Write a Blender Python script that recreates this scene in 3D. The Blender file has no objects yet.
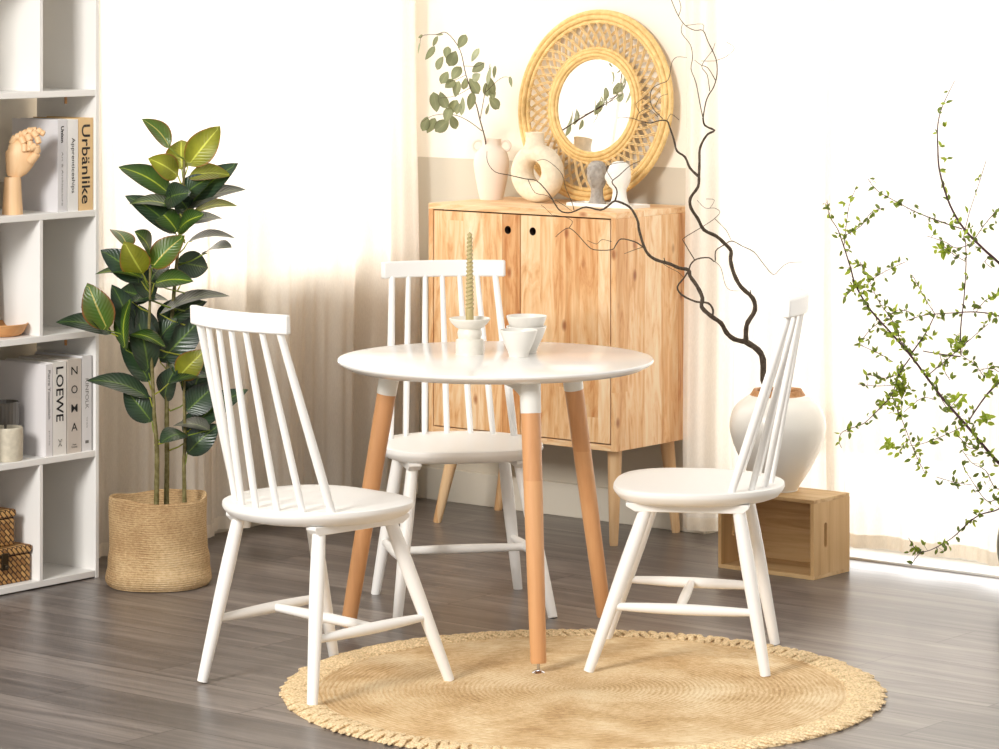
import bpy, bmesh, math, random
from mathutils import Vector, Matrix
C = bpy.context.scene.collection
S = bpy.context.scene
PI = math.pi
F, YH, HC = 3300.0, -15.0, 1.668
ANG = math.radians(-38.8)
U = Vector((math.cos(ANG), math.sin(ANG), 0)); V = Vector((-math.sin(ANG), math.cos(ANG), 0))
def W(a, b, z=0): return U*a + V*b + Vector((0, 0, z))
def P(x, y, D):                       # point seen at (x, y) of the frame, D metres in front of the camera
    return Vector(((x-499.5)*D/F, D, HC-(y-YH)*D/F))
def lerp(a, b, t): return a+(b-a)*t

# ------------------------------------------------------------------ materials
def newmat(name):
    m = bpy.data.materials.new(name); m.use_nodes = True
    nt = m.node_tree; nt.nodes.clear()
    out = nt.nodes.new('ShaderNodeOutputMaterial'); return m, nt, out
def N(nt, t, **kw):
    n = nt.nodes.new(t)
    for k, v in kw.items():
        if k in n.inputs.keys(): n.inputs[k].default_value = v
        else: setattr(n, k, v)
    return n
def rgb(c):
    f = lambda v: (v/255/12.92) if v/255 <= .04045 else ((v/255+.055)/1.055)**2.4
    return (f(c[0]), f(c[1]), f(c[2]), 1)
def ramp(nt, stops, interp='LINEAR'):
    r = nt.nodes.new('ShaderNodeValToRGB'); cr = r.color_ramp; cr.interpolation = interp
    while len(cr.elements) < len(stops): cr.elements.new(.5)
    for e, (p, c) in zip(cr.elements, stops): e.position = p; e.color = c if len(c) == 4 else rgb(c)
    return r
def plain(name, c, rough=.5, spec=.5, bump=0, bscale=60, metal=0, var=0, coat=0):
    m, nt, out = newmat(name); L = nt.links
    b = N(nt, 'ShaderNodeBsdfPrincipled'); b.inputs['Base Color'].default_value = rgb(c)
    b.inputs['Roughness'].default_value = rough; b.inputs['Specular IOR Level'].default_value = spec
    b.inputs['Metallic'].default_value = metal; b.inputs['Coat Weight'].default_value = coat
    tc = N(nt, 'ShaderNodeTexCoord')
    n = N(nt, 'ShaderNodeTexNoise', Scale=bscale, Detail=4.0); L.new(tc.outputs['Object'], n.inputs['Vector'])
    if var:
        r = ramp(nt, [(.3, tuple(max(0, v-var) for v in c)), (.7, tuple(min(255, v+var) for v in c))])
        L.new(n.outputs['Fac'], r.inputs['Fac']); L.new(r.outputs['Color'], b.inputs['Base Color'])
    if bump:
        bm_ = N(nt, 'ShaderNodeBump', Strength=bump, Distance=.002); L.new(n.outputs['Fac'], bm_.inputs['Height']); L.new(bm_.outputs['Normal'], b.inputs['Normal'])
    L.new(b.outputs[0], out.inputs[0]); return m
def wood(name, cols, strip=(0, .08), grain=2, rough=.5, gscale=1, knots=True, offset=0, con=1.0):
    """board strips along axis strip[0] (width strip[1]); grain runs along axis `grain`; cols = dark..light"""
    m, nt, out = newmat(name); L = nt.links
    b = N(nt, 'ShaderNodeBsdfPrincipled'); b.inputs['Roughness'].default_value = rough
    tc = N(nt, 'ShaderNodeTexCoord'); sp = N(nt, 'ShaderNodeSeparateXYZ'); L.new(tc.outputs['Object'], sp.inputs[0])
    d = N(nt, 'ShaderNodeMath', operation='DIVIDE'); L.new(sp.outputs[strip[0]], d.inputs[0]); d.inputs[1].default_value = strip[1]
    ad = N(nt, 'ShaderNodeMath', operation='ADD'); L.new(d.outputs[0], ad.inputs[0]); ad.inputs[1].default_value = offset+.013
    fl = N(nt, 'ShaderNodeMath', operation='FLOOR'); L.new(ad.outputs[0], fl.inputs[0])
    # end joints: blocks along the grain, shifted per strip
    wn0 = N(nt, 'ShaderNodeTexWhiteNoise', noise_dimensions='1D'); L.new(fl.outputs[0], wn0.inputs['W'])
    g = N(nt, 'ShaderNodeMath', operation='MULTIPLY_ADD'); L.new(sp.outputs[grain], g.inputs[0]); g.inputs[1].default_value = .9; L.new(wn0.outputs['Value'], g.inputs[2])
    gf = N(nt, 'ShaderNodeMath', operation='FLOOR'); L.new(g.outputs[0], gf.inputs[0])
    cb = N(nt, 'ShaderNodeCombineXYZ'); L.new(fl.outputs[0], cb.inputs[0]); L.new(gf.outputs[0], cb.inputs[1])
    wn = N(nt, 'ShaderNodeTexWhiteNoise', noise_dimensions='3D'); L.new(cb.outputs[0], wn.inputs['Vector'])
    mp = N(nt, 'ShaderNodeMapping'); sc = [26*gscale]*3; sc[grain] = 1.6*gscale; mp.inputs['Scale'].default_value = sc
    L.new(tc.outputs['Object'], mp.inputs['Vector'])
    vm = N(nt, 'ShaderNodeVectorMath', operation='MULTIPLY_ADD'); L.new(wn.outputs['Color'], vm.inputs[0]); vm.inputs[1].default_value = (9, 9, 9); L.new(mp.outputs[0], vm.inputs[2])
    n = N(nt, 'ShaderNodeTexNoise', Scale=1.0, Detail=6.0, Roughness=.62, Distortion=1.1); L.new(vm.outputs[0], n.inputs['Vector'])
    mx = N(nt, 'ShaderNodeMath', operation='MULTIPLY_ADD'); L.new(n.outputs['Fac'], mx.inputs[0]); mx.inputs[1].default_value = .9*con
    ml = N(nt, 'ShaderNodeMath', operation='MULTIPLY_ADD'); L.new(wn.outputs['Value'], ml.inputs[0]); ml.inputs[1].default_value = .58; ml.inputs[2].default_value = -.22-.45*(con-1)
    L.new(ml.outputs[0], mx.inputs[2])
    r = ramp(nt, [(i/(len(cols)-1), c) for i, c in enumerate(cols)]); L.new(mx.outputs[0], r.inputs['Fac'])
    col = r.outputs['Color']
    if knots:
        mp3 = N(nt, 'ShaderNodeMapping'); s3 = [22.0]*3; s3[grain] = 4; mp3.inputs['Scale'].default_value = s3; L.new(tc.outputs['Object'], mp3.inputs['Vector'])
        v3 = N(nt, 'ShaderNodeVectorMath', operation='MULTIPLY_ADD'); L.new(wn.outputs['Color'], v3.inputs[0]); v3.inputs[1].default_value = (5, 5, 5); L.new(mp3.outputs[0], v3.inputs[2])
        n3 = N(nt, 'ShaderNodeTexNoise', Scale=1.0, Detail=4.0, Roughness=.6, Distortion=2.2); L.new(v3.outputs[0], n3.inputs['Vector'])
        r3 = ramp(nt, [(.36, (255, 255, 255)), (.52, (250, 232, 212)), (.66, (226, 184, 140)), (.8, (206, 156, 110))]); L.new(n3.outputs['Fac'], r3.inputs['Fac'])
        m3 = N(nt, 'ShaderNodeMix', data_type='RGBA', blend_type='MULTIPLY'); m3.inputs[0].default_value = .8; L.new(col, m3.inputs[6]); L.new(r3.outputs['Color'], m3.inputs[7]); col = m3.outputs[2]
        mp2 = N(nt, 'ShaderNodeMapping'); s2 = [13.0]*3; s2[grain] = 7; mp2.inputs['Scale'].default_value = s2; L.new(tc.outputs['Object'], mp2.inputs['Vector'])
        vo = N(nt, 'ShaderNodeTexVoronoi', Scale=1.0); L.new(mp2.outputs[0], vo.inputs['Vector'])
        r2 = ramp(nt, [(0, (120, 70, 35)), (.06, (170, 110, 62)), (.15, (255, 255, 255))]); L.new(vo.outputs['Distance'], r2.inputs['Fac'])
        mm = N(nt, 'ShaderNodeMix', data_type='RGBA', blend_type='MULTIPLY'); mm.inputs[0].default_value = .75
        L.new(col, mm.inputs[6]); L.new(r2.outputs['Color'], mm.inputs[7]); col = mm.outputs[2]
    L.new(col, b.inputs['Base Color'])
    bm_ = N(nt, 'ShaderNodeBump', Strength=.12, Distance=.001); L.new(n.outputs['Fac'], bm_.inputs['Height']); L.new(bm_.outputs['Normal'], b.inputs['Normal'])
    L.new(b.outputs[0], out.inputs[0]); return m

M = {}
M['white'] = plain('white_lacquer', (238, 236, 232), .42, .4)
M['tabletop'] = plain('white_tabletop', (236, 234, 231), .14, .5)
M['shelfwhite'] = plain('white_board', (236, 234, 230), .45, .4)
M['collar'] = plain('white_metal', (225, 224, 218), .35)
M['chrome'] = plain('chrome', (200, 200, 205), .15, metal=1)
M['brass'] = plain('dark_metal', (70, 60, 45), .35, metal=.8)
M['legwood'] = wood('beech_leg', [(184, 128, 82), (206, 152, 104), (220, 172, 124)], (0, .5), 2, .4, .9, False)
PINE = [(178, 122, 74), (214, 166, 114), (234, 199, 154), (240, 213, 176), (244, 224, 192)]
M['pine_front'] = wood('pine_front', PINE, (0, .073), 2, .5, con=1.35)
M['pine_side'] = wood('pine_side', PINE, (1, .085), 2, .5, offset=.3, con=1.35)
M['pine_top'] = wood('pine_top', PINE[1:], (1, .07), 0, .45)
M['pine_leg'] = wood('pine_leg', PINE[:4], (0, .5), 2, .5, 1, False)
M['crate'] = wood('crate_wood', [(138, 98, 56), (186, 146, 98), (214, 180, 130), (224, 194, 148)], (2, .5), 0, .6, .8, False, con=2.0)
M['crate_side'] = wood('crate_side_wood', [(160, 118, 72), (200, 160, 108), (218, 182, 132)], (1, .5), 2, .6, .8, False, con=1.7)
M['handwood'] = wood('hand_wood', [(205, 160, 112), (226, 186, 140), (236, 203, 162)], (0, .5), 2, .5, 1.5, False)
M['bowlwood'] = wood('bowl_wood', [(165, 105, 55), (198, 140, 85), (214, 165, 110)], (2, .5), 0, .5, 1, False)
M['glaze'] = plain('white_glaze', (232, 228, 220), .22, .5, .05, 25)
M['clay'] = plain('raw_clay_rim', (176, 128, 84), .7, .3, .3, 80, var=18)
M['stone_pink'] = plain('matte_pale_ceramic', (236, 222, 208), .7, .3, .2, 60)
M['stone_cream'] = plain('matte_cream_plaster', (232, 218, 194), .85, .2, .6, 70, var=8)
M['grey_stone'] = plain('grey_stone', (165, 158, 150), .9, .2, .8, 90, var=18)
M['white_plaster'] = plain('white_plaster', (240, 238, 232), .8, .2)
M['ceramic'] = plain('white_ceramic', (222, 218, 210), .3, .5)
M['holder'] = plain('cream_ceramic', (222, 216, 204), .35, .5, var=4)
M['candle'] = plain('olive_wax', (176, 160, 112), .45, .4)
M['wick'] = plain('wick', (225, 220, 190), .8)
M['bark'] = plain('dark_bark', (74, 62, 50), .75, .3, .6, 120, var=16)
M['twig'] = plain('purple_twig', (78, 54, 60), .7, .3)
M['eustem'] = plain('brown_twig', (84, 66, 56), .7, .3)
M['darkvase'] = plain('dark_olive_glaze', (74, 72, 52), .3)
M['soil'] = plain('soil', (60, 44, 32), .95, .1, .8, 60, var=12)
M['pot'] = plain('black_plastic', (35, 35, 35), .5)
M['smoke'] = plain('smoked_ribbed_glass', (104, 100, 94), .15, .6)
M['creamcup'] = plain('stoneware', (205, 196, 176), .6, .4, .2, 80, var=8)
M['ink'] = plain('black_ink', (34, 32, 32), .7)
M['inkgrey'] = plain('grey_ink', (120, 116, 112), .7)
M['page'] = plain('paper_edges', (232, 228, 218), .8)
M['hole'] = plain('dark_recess', (48, 30, 18), .8)
M['tag'] = plain('white_label', (240, 240, 240), .6)

def leafmat(name, base, rib, edge, rough=.38, trans=.25, veins=True):
    m, nt, out = newmat(name); L = nt.links
    uv = N(nt, 'ShaderNodeUVMap'); sp = N(nt, 'ShaderNodeSeparateXYZ'); L.new(uv.outputs[0], sp.inputs[0])
    s = N(nt, 'ShaderNodeMath', operation='SUBTRACT'); L.new(sp.outputs[0], s.inputs[0]); s.inputs[1].default_value = .5
    ab = N(nt, 'ShaderNodeMath', operation='ABSOLUTE'); L.new(s.outputs[0], ab.inputs[0])
    r = ramp(nt, [(0, rib), (.016, rib), (.04, base[1]), (.42, base[0]), (.5, edge)]); L.new(ab.outputs[0], r.inputs['Fac'])
    tc = N(nt, 'ShaderNodeTexCoord'); n = N(nt, 'ShaderNodeTexNoise', Scale=14.0, Detail=3.0); L.new(tc.outputs['Object'], n.inputs['Vector'])
    mx = N(nt, 'ShaderNodeMix', data_type='RGBA', blend_type='MULTIPLY'); mx.inputs[0].default_value = .6
    r2 = ramp(nt, [(.3, (150, 150, 150)), (.65, (255, 255, 255))]); L.new(n.outputs['Fac'], r2.inputs['Fac'])
    L.new(r.outputs['Color'], mx.inputs[6]); L.new(r2.outputs['Color'], mx.inputs[7]); col = mx.outputs[2]
    b = N(nt, 'ShaderNodeBsdfPrincipled'); b.inputs['Roughness'].default_value = rough; L.new(col, b.inputs['Base Color'])
    if veins:
        # side veins: slanted bands in leaf space
        ma = N(nt, 'ShaderNodeMath', operation='MULTIPLY_ADD'); L.new(ab.outputs[0], ma.inputs[0]); ma.inputs[1].default_value = -.5; L.new(sp.outputs[1], ma.inputs[2])
        si = N(nt, 'ShaderNodeMath', operation='MULTIPLY'); L.new(ma.outputs[0], si.inputs[0]); si.inputs[1].default_value = 75
        sn = N(nt, 'ShaderNodeMath', operation='SINE'); L.new(si.outputs[0], sn.inputs[0])
        bm_ = N(nt, 'ShaderNodeBump', Strength=.35, Distance=.001); L.new(sn.outputs[0], bm_.inputs['Height']); L.new(bm_.outputs['Normal'], b.inputs['Normal'])
    t = N(nt, 'ShaderNodeBsdfTranslucent'); L.new(col, t.inputs[0])
    ms = N(nt, 'ShaderNodeMixShader'); ms.inputs[0].default_value = trans; L.new(b.outputs[0], ms.inputs[1]); L.new(t.outputs[0], ms.inputs[2])
    L.new(ms.outputs[0], out.inputs[0]); return m
M['leaf_dark'] = leafmat('rubber_leaf_dark', [(40, 60, 44), (58, 82, 50)], (104, 132, 56), (48, 56, 42), .3, .12)
M['leaf_mid'] = leafmat('rubber_leaf_mid', [(48, 76, 32), (84, 116, 44)], (190, 206, 70), (84, 76, 40), .3, .25)
M['leaf_new'] = leafmat('rubber_leaf_young', [(136, 142, 30), (164, 168, 52)], (226, 232, 96), (166, 106, 52), .33, .4)
M['leaf_rust'] = leafmat('rubber_leaf_rust', [(96, 110, 36), (84, 124, 40)], (206, 196, 100), (158, 88, 48), .33, .3)
M['leaf_grey'] = leafmat('rubber_leaf_underside', [(84, 86, 76), (104, 108, 92)], (140, 146, 110), (90, 84, 76), .35, .15)
M['euc'] = leafmat('eucalyptus_leaf', [(146, 152, 112), (158, 164, 124)], (170, 172, 132), (108, 108, 76), .6, .3, False)
M['euc_pale'] = leafmat('eucalyptus_leaf_pale', [(176, 184, 150), (186, 194, 160)], (196, 200, 170), (160, 168, 136), .6, .4, False)
M['bush'] = leafmat('bush_leaf', [(98, 118, 36), (118, 138, 50)], (150, 166, 80), (88, 104, 36), .5, .35, False)
M['bush_y'] = leafmat('bush_leaf_young', [(150, 172, 40), (166, 188, 60)], (190, 206, 100), (140, 160, 40), .5, .45, False)
M['plantstem'] = plain('plant_stem', (112, 104, 62), .6, .3, .7, 90, var=22)

def jute(name, cols, ring=None, s=40):
    """ring = ('z'|'r', period): coiled rope lines"""
    m, nt, out = newmat(name); L = nt.links
    tc = N(nt, 'ShaderNodeTexCoord'); sp = N(nt, 'ShaderNodeSeparateXYZ'); L.new(tc.outputs['Object'], sp.inputs[0])
    at = N(nt, 'ShaderNodeMath', operation='ARCTAN2'); L.new(sp.outputs[1], at.inputs[0]); L.new(sp.outputs[0], at.inputs[1])
    xy = N(nt, 'ShaderNodeCombineXYZ'); L.new(sp.outputs[0], xy.inputs[0]); L.new(sp.outputs[1], xy.inputs[1])
    ln = N(nt, 'ShaderNodeVectorMath', operation='LENGTH'); L.new(xy.outputs[0], ln.inputs[0])
    rad = ln.outputs['Value'] if ring[0] == 'r' else sp.outputs[2]
    nz = N(nt, 'ShaderNodeTexNoise', Scale=9.0, Detail=2.0); L.new(tc.outputs['Object'], nz.inputs['Vector'])
    rr = N(nt, 'ShaderNodeMath', operation='MULTIPLY_ADD'); L.new(nz.outputs['Fac'], rr.inputs[0]); rr.inputs[1].default_value = .010; L.new(rad, rr.inputs[2])
    k = N(nt, 'ShaderNodeMath', operation='MULTIPLY'); L.new(rr.outputs[0], k.inputs[0]); k.inputs[1].default_value = 2*PI/ring[1]
    sn = N(nt, 'ShaderNodeMath', operation='SINE'); L.new(k.outputs[0], sn.inputs[0])
    # fibres: noise stretched along the coil
    cb = N(nt, 'ShaderNodeCombineXYZ'); m1 = N(nt, 'ShaderNodeMath', operation='MULTIPLY'); L.new(at.outputs[0], m1.inputs[0]); m1.inputs[1].default_value = 14 if ring[0] == 'r' else 12
    m2 = N(nt, 'ShaderNodeMath', operation='MULTIPLY'); L.new(rr.outputs[0], m2.inputs[0]); m2.inputs[1].default_value = 170
    L.new(m1.outputs[0], cb.inputs[0]); L.new(m2.outputs[0], cb.inputs[1])
    n2 = N(nt, 'ShaderNodeTexNoise', Scale=1.0, Detail=6.0, Roughness=.85); L.new(cb.outputs[0], n2.inputs['Vector'])
    n3 = N(nt, 'ShaderNodeTexNoise', Scale=5.0, Detail=3.0); L.new(tc.outputs['Object'], n3.inputs['Vector'])
    a1 = N(nt, 'ShaderNodeMath', operation='MULTIPLY_ADD'); L.new(sn.outputs[0], a1.inputs[0]); a1.inputs[1].default_value = .055; L.new(n2.outputs['Fac'], a1.inputs[2])
    a2 = N(nt, 'ShaderNodeMath', operation='MULTIPLY_ADD'); L.new(n3.outputs['Fac'], a2.inputs[0]); a2.inputs[1].default_value = .7; L.new(a1.outputs[0], a2.inputs[2])
    r = ramp(nt, [(.50, cols[0]), (.72, cols[1]), (.88, cols[2]), (1.0, cols[3])]); 
    a3 = N(nt, 'ShaderNodeMath', operation='MULTIPLY'); L.new(a2.outputs[0], a3.inputs[0]); a3.inputs[1].default_value = .95; L.new(a3.outputs[0], r.inputs['Fac'])
    b = N(nt, 'ShaderNodeBsdfPrincipled'); b.inputs['Roughness'].default_value = .85; b.inputs['Specular IOR Level'].default_value = .25
    L.new(r.outputs['Color'], b.inputs['Base Color'])
    bm_ = N(nt, 'ShaderNodeBump', Strength=.9, Distance=.004); L.new(a1.outputs[0], bm_.inputs['Height']); L.new(bm_.outputs['Normal'], b.inputs['Normal'])
    L.new(b.outputs[0], out.inputs[0]); return m
M['rug'] = jute('jute_rug', [(148, 108, 68), (204, 168, 120), (230, 203, 160), (242, 222, 186)], ('r', .0125))
M['basket'] = jute('jute_basket', [(130, 98, 64), (180, 146, 104), (210, 180, 136), (224, 198, 158)], ('z', .0062))
M['fringe'] = plain('jute_fringe', (218, 192, 150), .85, .2, .9, 170, var=34)
M['rattan'] = plain('rattan', (226, 190, 126), .5, .35, .2, 60, var=14)
M['rattan_lt'] = plain('rattan_strip', (236, 206, 152), .55, .3, .2, 60, var=16)

def wicker(name):
    m, nt, out = newmat(name); L = nt.links
    tc = N(nt, 'ShaderNodeTexCoord'); mp = N(nt, 'ShaderNodeMapping'); mp.inputs['Scale'].default_value = (38, 38, 38); mp.inputs['Rotation'].default_value = (PI/4, 0, 0); L.new(tc.outputs['Object'], mp.inputs['Vector'])
    ch = N(nt, 'ShaderNodeTexBrick'); ch.inputs['Scale'].default_value = .55; ch.inputs['Mortar Size'].default_value = .04; ch.inputs['Color1'].default_value = rgb((206, 160, 96)); ch.inputs['Color2'].default_value = rgb((150, 104, 54)); ch.inputs['Mortar'].default_value = rgb((70, 44, 22))
    mp.vector_type = 'POINT'
    sw = N(nt, 'ShaderNodeSeparateXYZ'); L.new(mp.outputs[0], sw.inputs[0]); cw = N(nt, 'ShaderNodeCombineXYZ'); L.new(sw.outputs[1], cw.inputs[0]); L.new(sw.outputs[2], cw.inputs[1])
    L.new(cw.outputs[0], ch.inputs['Vector'])
    b = N(nt, 'ShaderNodeBsdfPrincipled'); b.inputs['Roughness'].default_value = .6; L.new(ch.outputs['Color'], b.inputs['Base Color'])
    bm_ = N(nt, 'ShaderNodeBump', Strength=.8, Distance=.003); bm_.invert = True; L.new(ch.outputs['Fac'], bm_.inputs['Height']); L.new(bm_.outputs['Normal'], b.inputs['Normal'])
    L.new(b.outputs[0], out.inputs[0]); return m
M['wicker'] = wicker('wicker_weave')

def floor_mat():
    m, nt, out = newmat('dark_wood_floor'); L = nt.links
    tc = N(nt, 'ShaderNodeTexCoord'); 
    br = N(nt, 'ShaderNodeTexBrick'); br.inputs['Scale'].default_value = 1; br.inputs['Brick Width'].default_value = 1.3; br.inputs['Row Height'].default_value = .19
    br.inputs['Mortar Size'].default_value = .0012; br.inputs['Mortar Smooth'].default_value = .2; br.offset = .37
    br.inputs['Color1'].default_value = (0, 0, 0, 1); br.inputs['Color2'].default_value = (1, 1, 1, 1); br.inputs['Mortar'].default_value = (.5, .5, .5, 1)
    L.new(tc.outputs['Object'], br.inputs['Vector'])
    mp = N(nt, 'ShaderNodeMapping'); mp.inputs['Scale'].default_value = (1.6, 24, 1); L.new(tc.outputs['Object'], mp.inputs['Vector'])
    vm = N(nt, 'ShaderNodeVectorMath', operation='MULTIPLY_ADD'); L.new(br.outputs['Color'], vm.inputs[0]); vm.inputs[1].default_value = (7, 7, 7); L.new(mp.outputs[0], vm.inputs[2])
    n = N(nt, 'ShaderNodeTexNoise', Scale=1.0, Detail=7.0, Roughness=.65, Distortion=.8); L.new(vm.outputs[0], n.inputs['Vector'])
    a = N(nt, 'ShaderNodeMath', operation='MULTIPLY_ADD'); L.new(br.outputs['Color'], a.inputs[0]); a.inputs[1].default_value = .20; L.new(n.outputs['Fac'], a.inputs[2])
    r = ramp(nt, [(.3, (70, 64, 61)), (.55, (100, 92, 88)), (.85, (144, 134, 127))]); L.new(a.outputs[0], r.inputs['Fac'])
    mx = N(nt, 'ShaderNodeMix', data_type='RGBA'); L.new(br.outputs['Fac'], mx.inputs[0]); L.new(r.outputs['Color'], mx.inputs[6]); mx.inputs[7].default_value = rgb((52, 44, 40))
    b = N(nt, 'ShaderNodeBsdfPrincipled'); b.inputs['Roughness'].default_value = .33; b.inputs['Specular IOR Level'].default_value = .55; L.new(mx.outputs[2], b.inputs['Base Color'])
    bm_ = N(nt, 'ShaderNodeBump', Strength=.18, Distance=.002); L.new(n.outputs['Fac'], bm_.inputs['Height'])
    b2 = N(nt, 'ShaderNodeBump', Strength=.6, Distance=.002); b2.invert = True; L.new(br.outputs['Fac'], b2.inputs['Height']); L.new(bm_.outputs['Normal'], b2.inputs['Normal']); L.new(b2.outputs['Normal'], b.inputs['Normal'])
    L.new(b.outputs[0], out.inputs[0]); return m
M['floor'] = floor_mat()
M['terrace'] = plain('pale_terrace', (225, 222, 215), .8)

def wall_mat():                         # two paint colours with a sharp line at dado height
    m, nt, out = newmat('two_tone_wall_paint'); L = nt.links
    tc = N(nt, 'ShaderNodeTexCoord'); sp = N(nt, 'ShaderNodeSeparateXYZ'); L.new(tc.outputs['Object'], sp.inputs[0])
    g = N(nt, 'ShaderNodeMath', operation='GREATER_THAN'); L.new(sp.outputs[2], g.inputs[0]); g.inputs[1].default_value = 1.109
    mx = N(nt, 'ShaderNodeMix', data_type='RGBA'); L.new(g.outputs[0], mx.inputs[0]); mx.inputs[6].default_value = rgb((206, 197, 180)); mx.inputs[7].default_value = rgb((244, 236, 222))
    b = N(nt, 'ShaderNodeBsdfPrincipled'); b.inputs['Roughness'].default_value = .85; b.inputs['Specular IOR Level'].default_value = .2; L.new(mx.outputs[2], b.inputs['Base Color'])
    L.new(b.outputs[0], out.inputs[0]); return m
M['wall'] = wall_mat()
M['base'] = plain('baseboard_paint', (214, 206, 190), .6)
M['frame'] = plain('window_frame_paint', (240, 238, 232), .5)

def cloth(name, c, tr, see):
    m, nt, out = newmat(name); L = nt.links
    tc = N(nt, 'ShaderNodeTexCoord'); mp = N(nt, 'ShaderNodeMapping'); mp.inputs['Scale'].default_value = (500, 500, 90); L.new(tc.outputs['Object'], mp.inputs['Vector'])
    n = N(nt, 'ShaderNodeTexNoise', Scale=1.0, Detail=3.0); L.new(mp.outputs[0], n.inputs['Vector'])
    r = ramp(nt, [(.3, tuple(v-10 for v in c)), (.7, c)]); L.new(n.outputs['Fac'], r.inputs['Fac'])
    d = N(nt, 'ShaderNodeBsdfDiffuse'); t = N(nt, 'ShaderNodeBsdfTranslucent'); p = N(nt, 'ShaderNodeBsdfTransparent')
    L.new(r.outputs[0], d.inputs[0]); L.new(r.outputs[0], t.inputs[0])
    a = N(nt, 'ShaderNodeMixShader'); a.inputs[0].default_value = tr; L.new(d.outputs[0], a.inputs[1]); L.new(t.outputs[0], a.inputs[2])
    b = N(nt, 'ShaderNodeMixShader'); b.inputs[0].default_value = see; L.new(a.outputs[0], b.inputs[1]); L.new(p.outputs[0], b.inputs[2])
    L.new(b.outputs[0], out.inputs[0]); return m
M['linen'] = cloth('sheer_linen', (246, 238, 226), .5, .14)
M['hem'] = cloth('linen_hem', (246, 238, 224), .5, .0)
def glassmat():
    m, nt, out = newmat('window_glass'); L = nt.links
    g = N(nt, 'ShaderNodeBsdfGlossy'); g.inputs['Roughness'].default_value = .02; t = N(nt, 'ShaderNodeBsdfTransparent')
    f = N(nt, 'ShaderNodeFresnel'); a = N(nt, 'ShaderNodeMixShader'); L.new(f.outputs[0], a.inputs[0]); L.new(t.outputs[0], a.inputs[1]); L.new(g.outputs[0], a.inputs[2]); L.new(a.outputs[0], out.inputs[0]); return m
M['glass'] = glassmat()
M['mirror'] = plain('mirror_silver', (245, 245, 245), .01, metal=1)

# ------------------------------------------------------------------ mesh helpers
def link(name, me, mat, parent=None, loc=None, rot=None):
    o = bpy.data.objects.new(name, me); C.objects.link(o)
    for m in (mat if isinstance(mat, (list, tuple)) else [mat]): me.materials.append(m)
    if parent: o.parent = parent
    if loc is not None: o.location = loc
    if rot is not None: o.rotation_euler = rot
    return o
def obj(name, bm, mat, parent=None, loc=None, rot=None, smooth=True, bevel=0, ang=35, recalc=True):
    if recalc: bmesh.ops.recalc_face_normals(bm, faces=bm.faces)
    me = bpy.data.meshes.new(name); bm.to_mesh(me); bm.free()
    if smooth:
        for p in me.polygons: p.use_smooth = True
        try: me.set_sharp_from_angle(angle=math.radians(ang))
        except Exception: pass
    o = link(name, me, mat, parent, loc, rot)
    if bevel:
        md = o.modifiers.new('bevel', 'BEVEL'); md.width = bevel; md.segments = 2; md.limit_method = 'ANGLE'; md.angle_limit = math.radians(40)
    return o
def thing(name, label, cat, loc=(0, 0, 0), rz=0, group=None):
    o = bpy.data.objects.new(name, None); C.objects.link(o); o.empty_display_size = .05
    o.location = loc; o.rotation_euler = (0, 0, rz); return tag(o, label, cat, group)
def tag(o, label, cat, group=None, kind=None):
    o['label'] = label; o['category'] = cat
    if group: o['group'] = group
    if kind: o['kind'] = kind
    return o
def struct(o): o['kind'] = 'structure'; return o
def box(bm, x0, x1, y0, y1, z0, z1, mi=0):
    vs = [bm.verts.new((x, y, z)) for z in (z0, z1) for y in (y0, y1) for x in (x0, x1)]
    for f in ((0, 2, 3, 1), (4, 5, 7, 6), (0, 1, 5, 4), (2, 6, 7, 3), (0, 4, 6, 2), (1, 3, 7, 5)):
        bm.faces.new([vs[i] for i in f]).material_index = mi
    return vs
def BM(): return bmesh.new()
def tube(bm, pts, rad, seg=8, cap=True, flat=1.0, closed=False):
    pts = [Vector(p) for p in pts]; n = len(pts)
    if not isinstance(rad, (list, tuple)): rad = [rad]*n
    t0 = (pts[1]-pts[0]).normalized()
    up = Vector((0, 0, 1)) if abs(t0.z) < .9 else Vector((1, 0, 0))
    u = t0.cross(up).normalized(); rings = []
    for i, p in enumerate(pts):
        if closed: t = (pts[(i+1) % n]-pts[i-1]).normalized()
        elif i == 0: t = t0
        elif i == n-1: t = (pts[i]-pts[i-1]).normalized()
        else: t = ((pts[i+1]-p).normalized()+(p-pts[i-1]).normalized()).normalized()
        u = (u-t*u.dot(t)).normalized(); w = t.cross(u)
        rings.append([bm.verts.new(p+(u*math.cos(2*PI*k/seg)*rad[i]+w*math.sin(2*PI*k/seg)*rad[i]*flat)) for k in range(seg)])
    m = n if closed else n-1
    for i in range(m):
        A, B = rings[i], rings[(i+1) % n]
        for k in range(seg): bm.faces.new((A[k], A[(k+1) % seg], B[(k+1) % seg], B[k]))
    if cap and not closed:
        bm.faces.new(rings[0][::-1]); bm.faces.new(rings[-1])
def smoothpath(pts, k=4):
    pts = [Vector(p) for p in pts]; out = []
    for i in range(len(pts)-1):
        p0 = pts[max(i-1, 0)]; p1 = pts[i]; p2 = pts[i+1]; p3 = pts[min(i+2, len(pts)-1)]
        for j in range(k):
            t = j/k
            out.append(.5*((2*p1)+(p2-p0)*t+(2*p0-5*p1+4*p2-p3)*t*t+(3*p1-p0-3*p2+p3)*t**3))
    out.append(pts[-1]); return out
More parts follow.
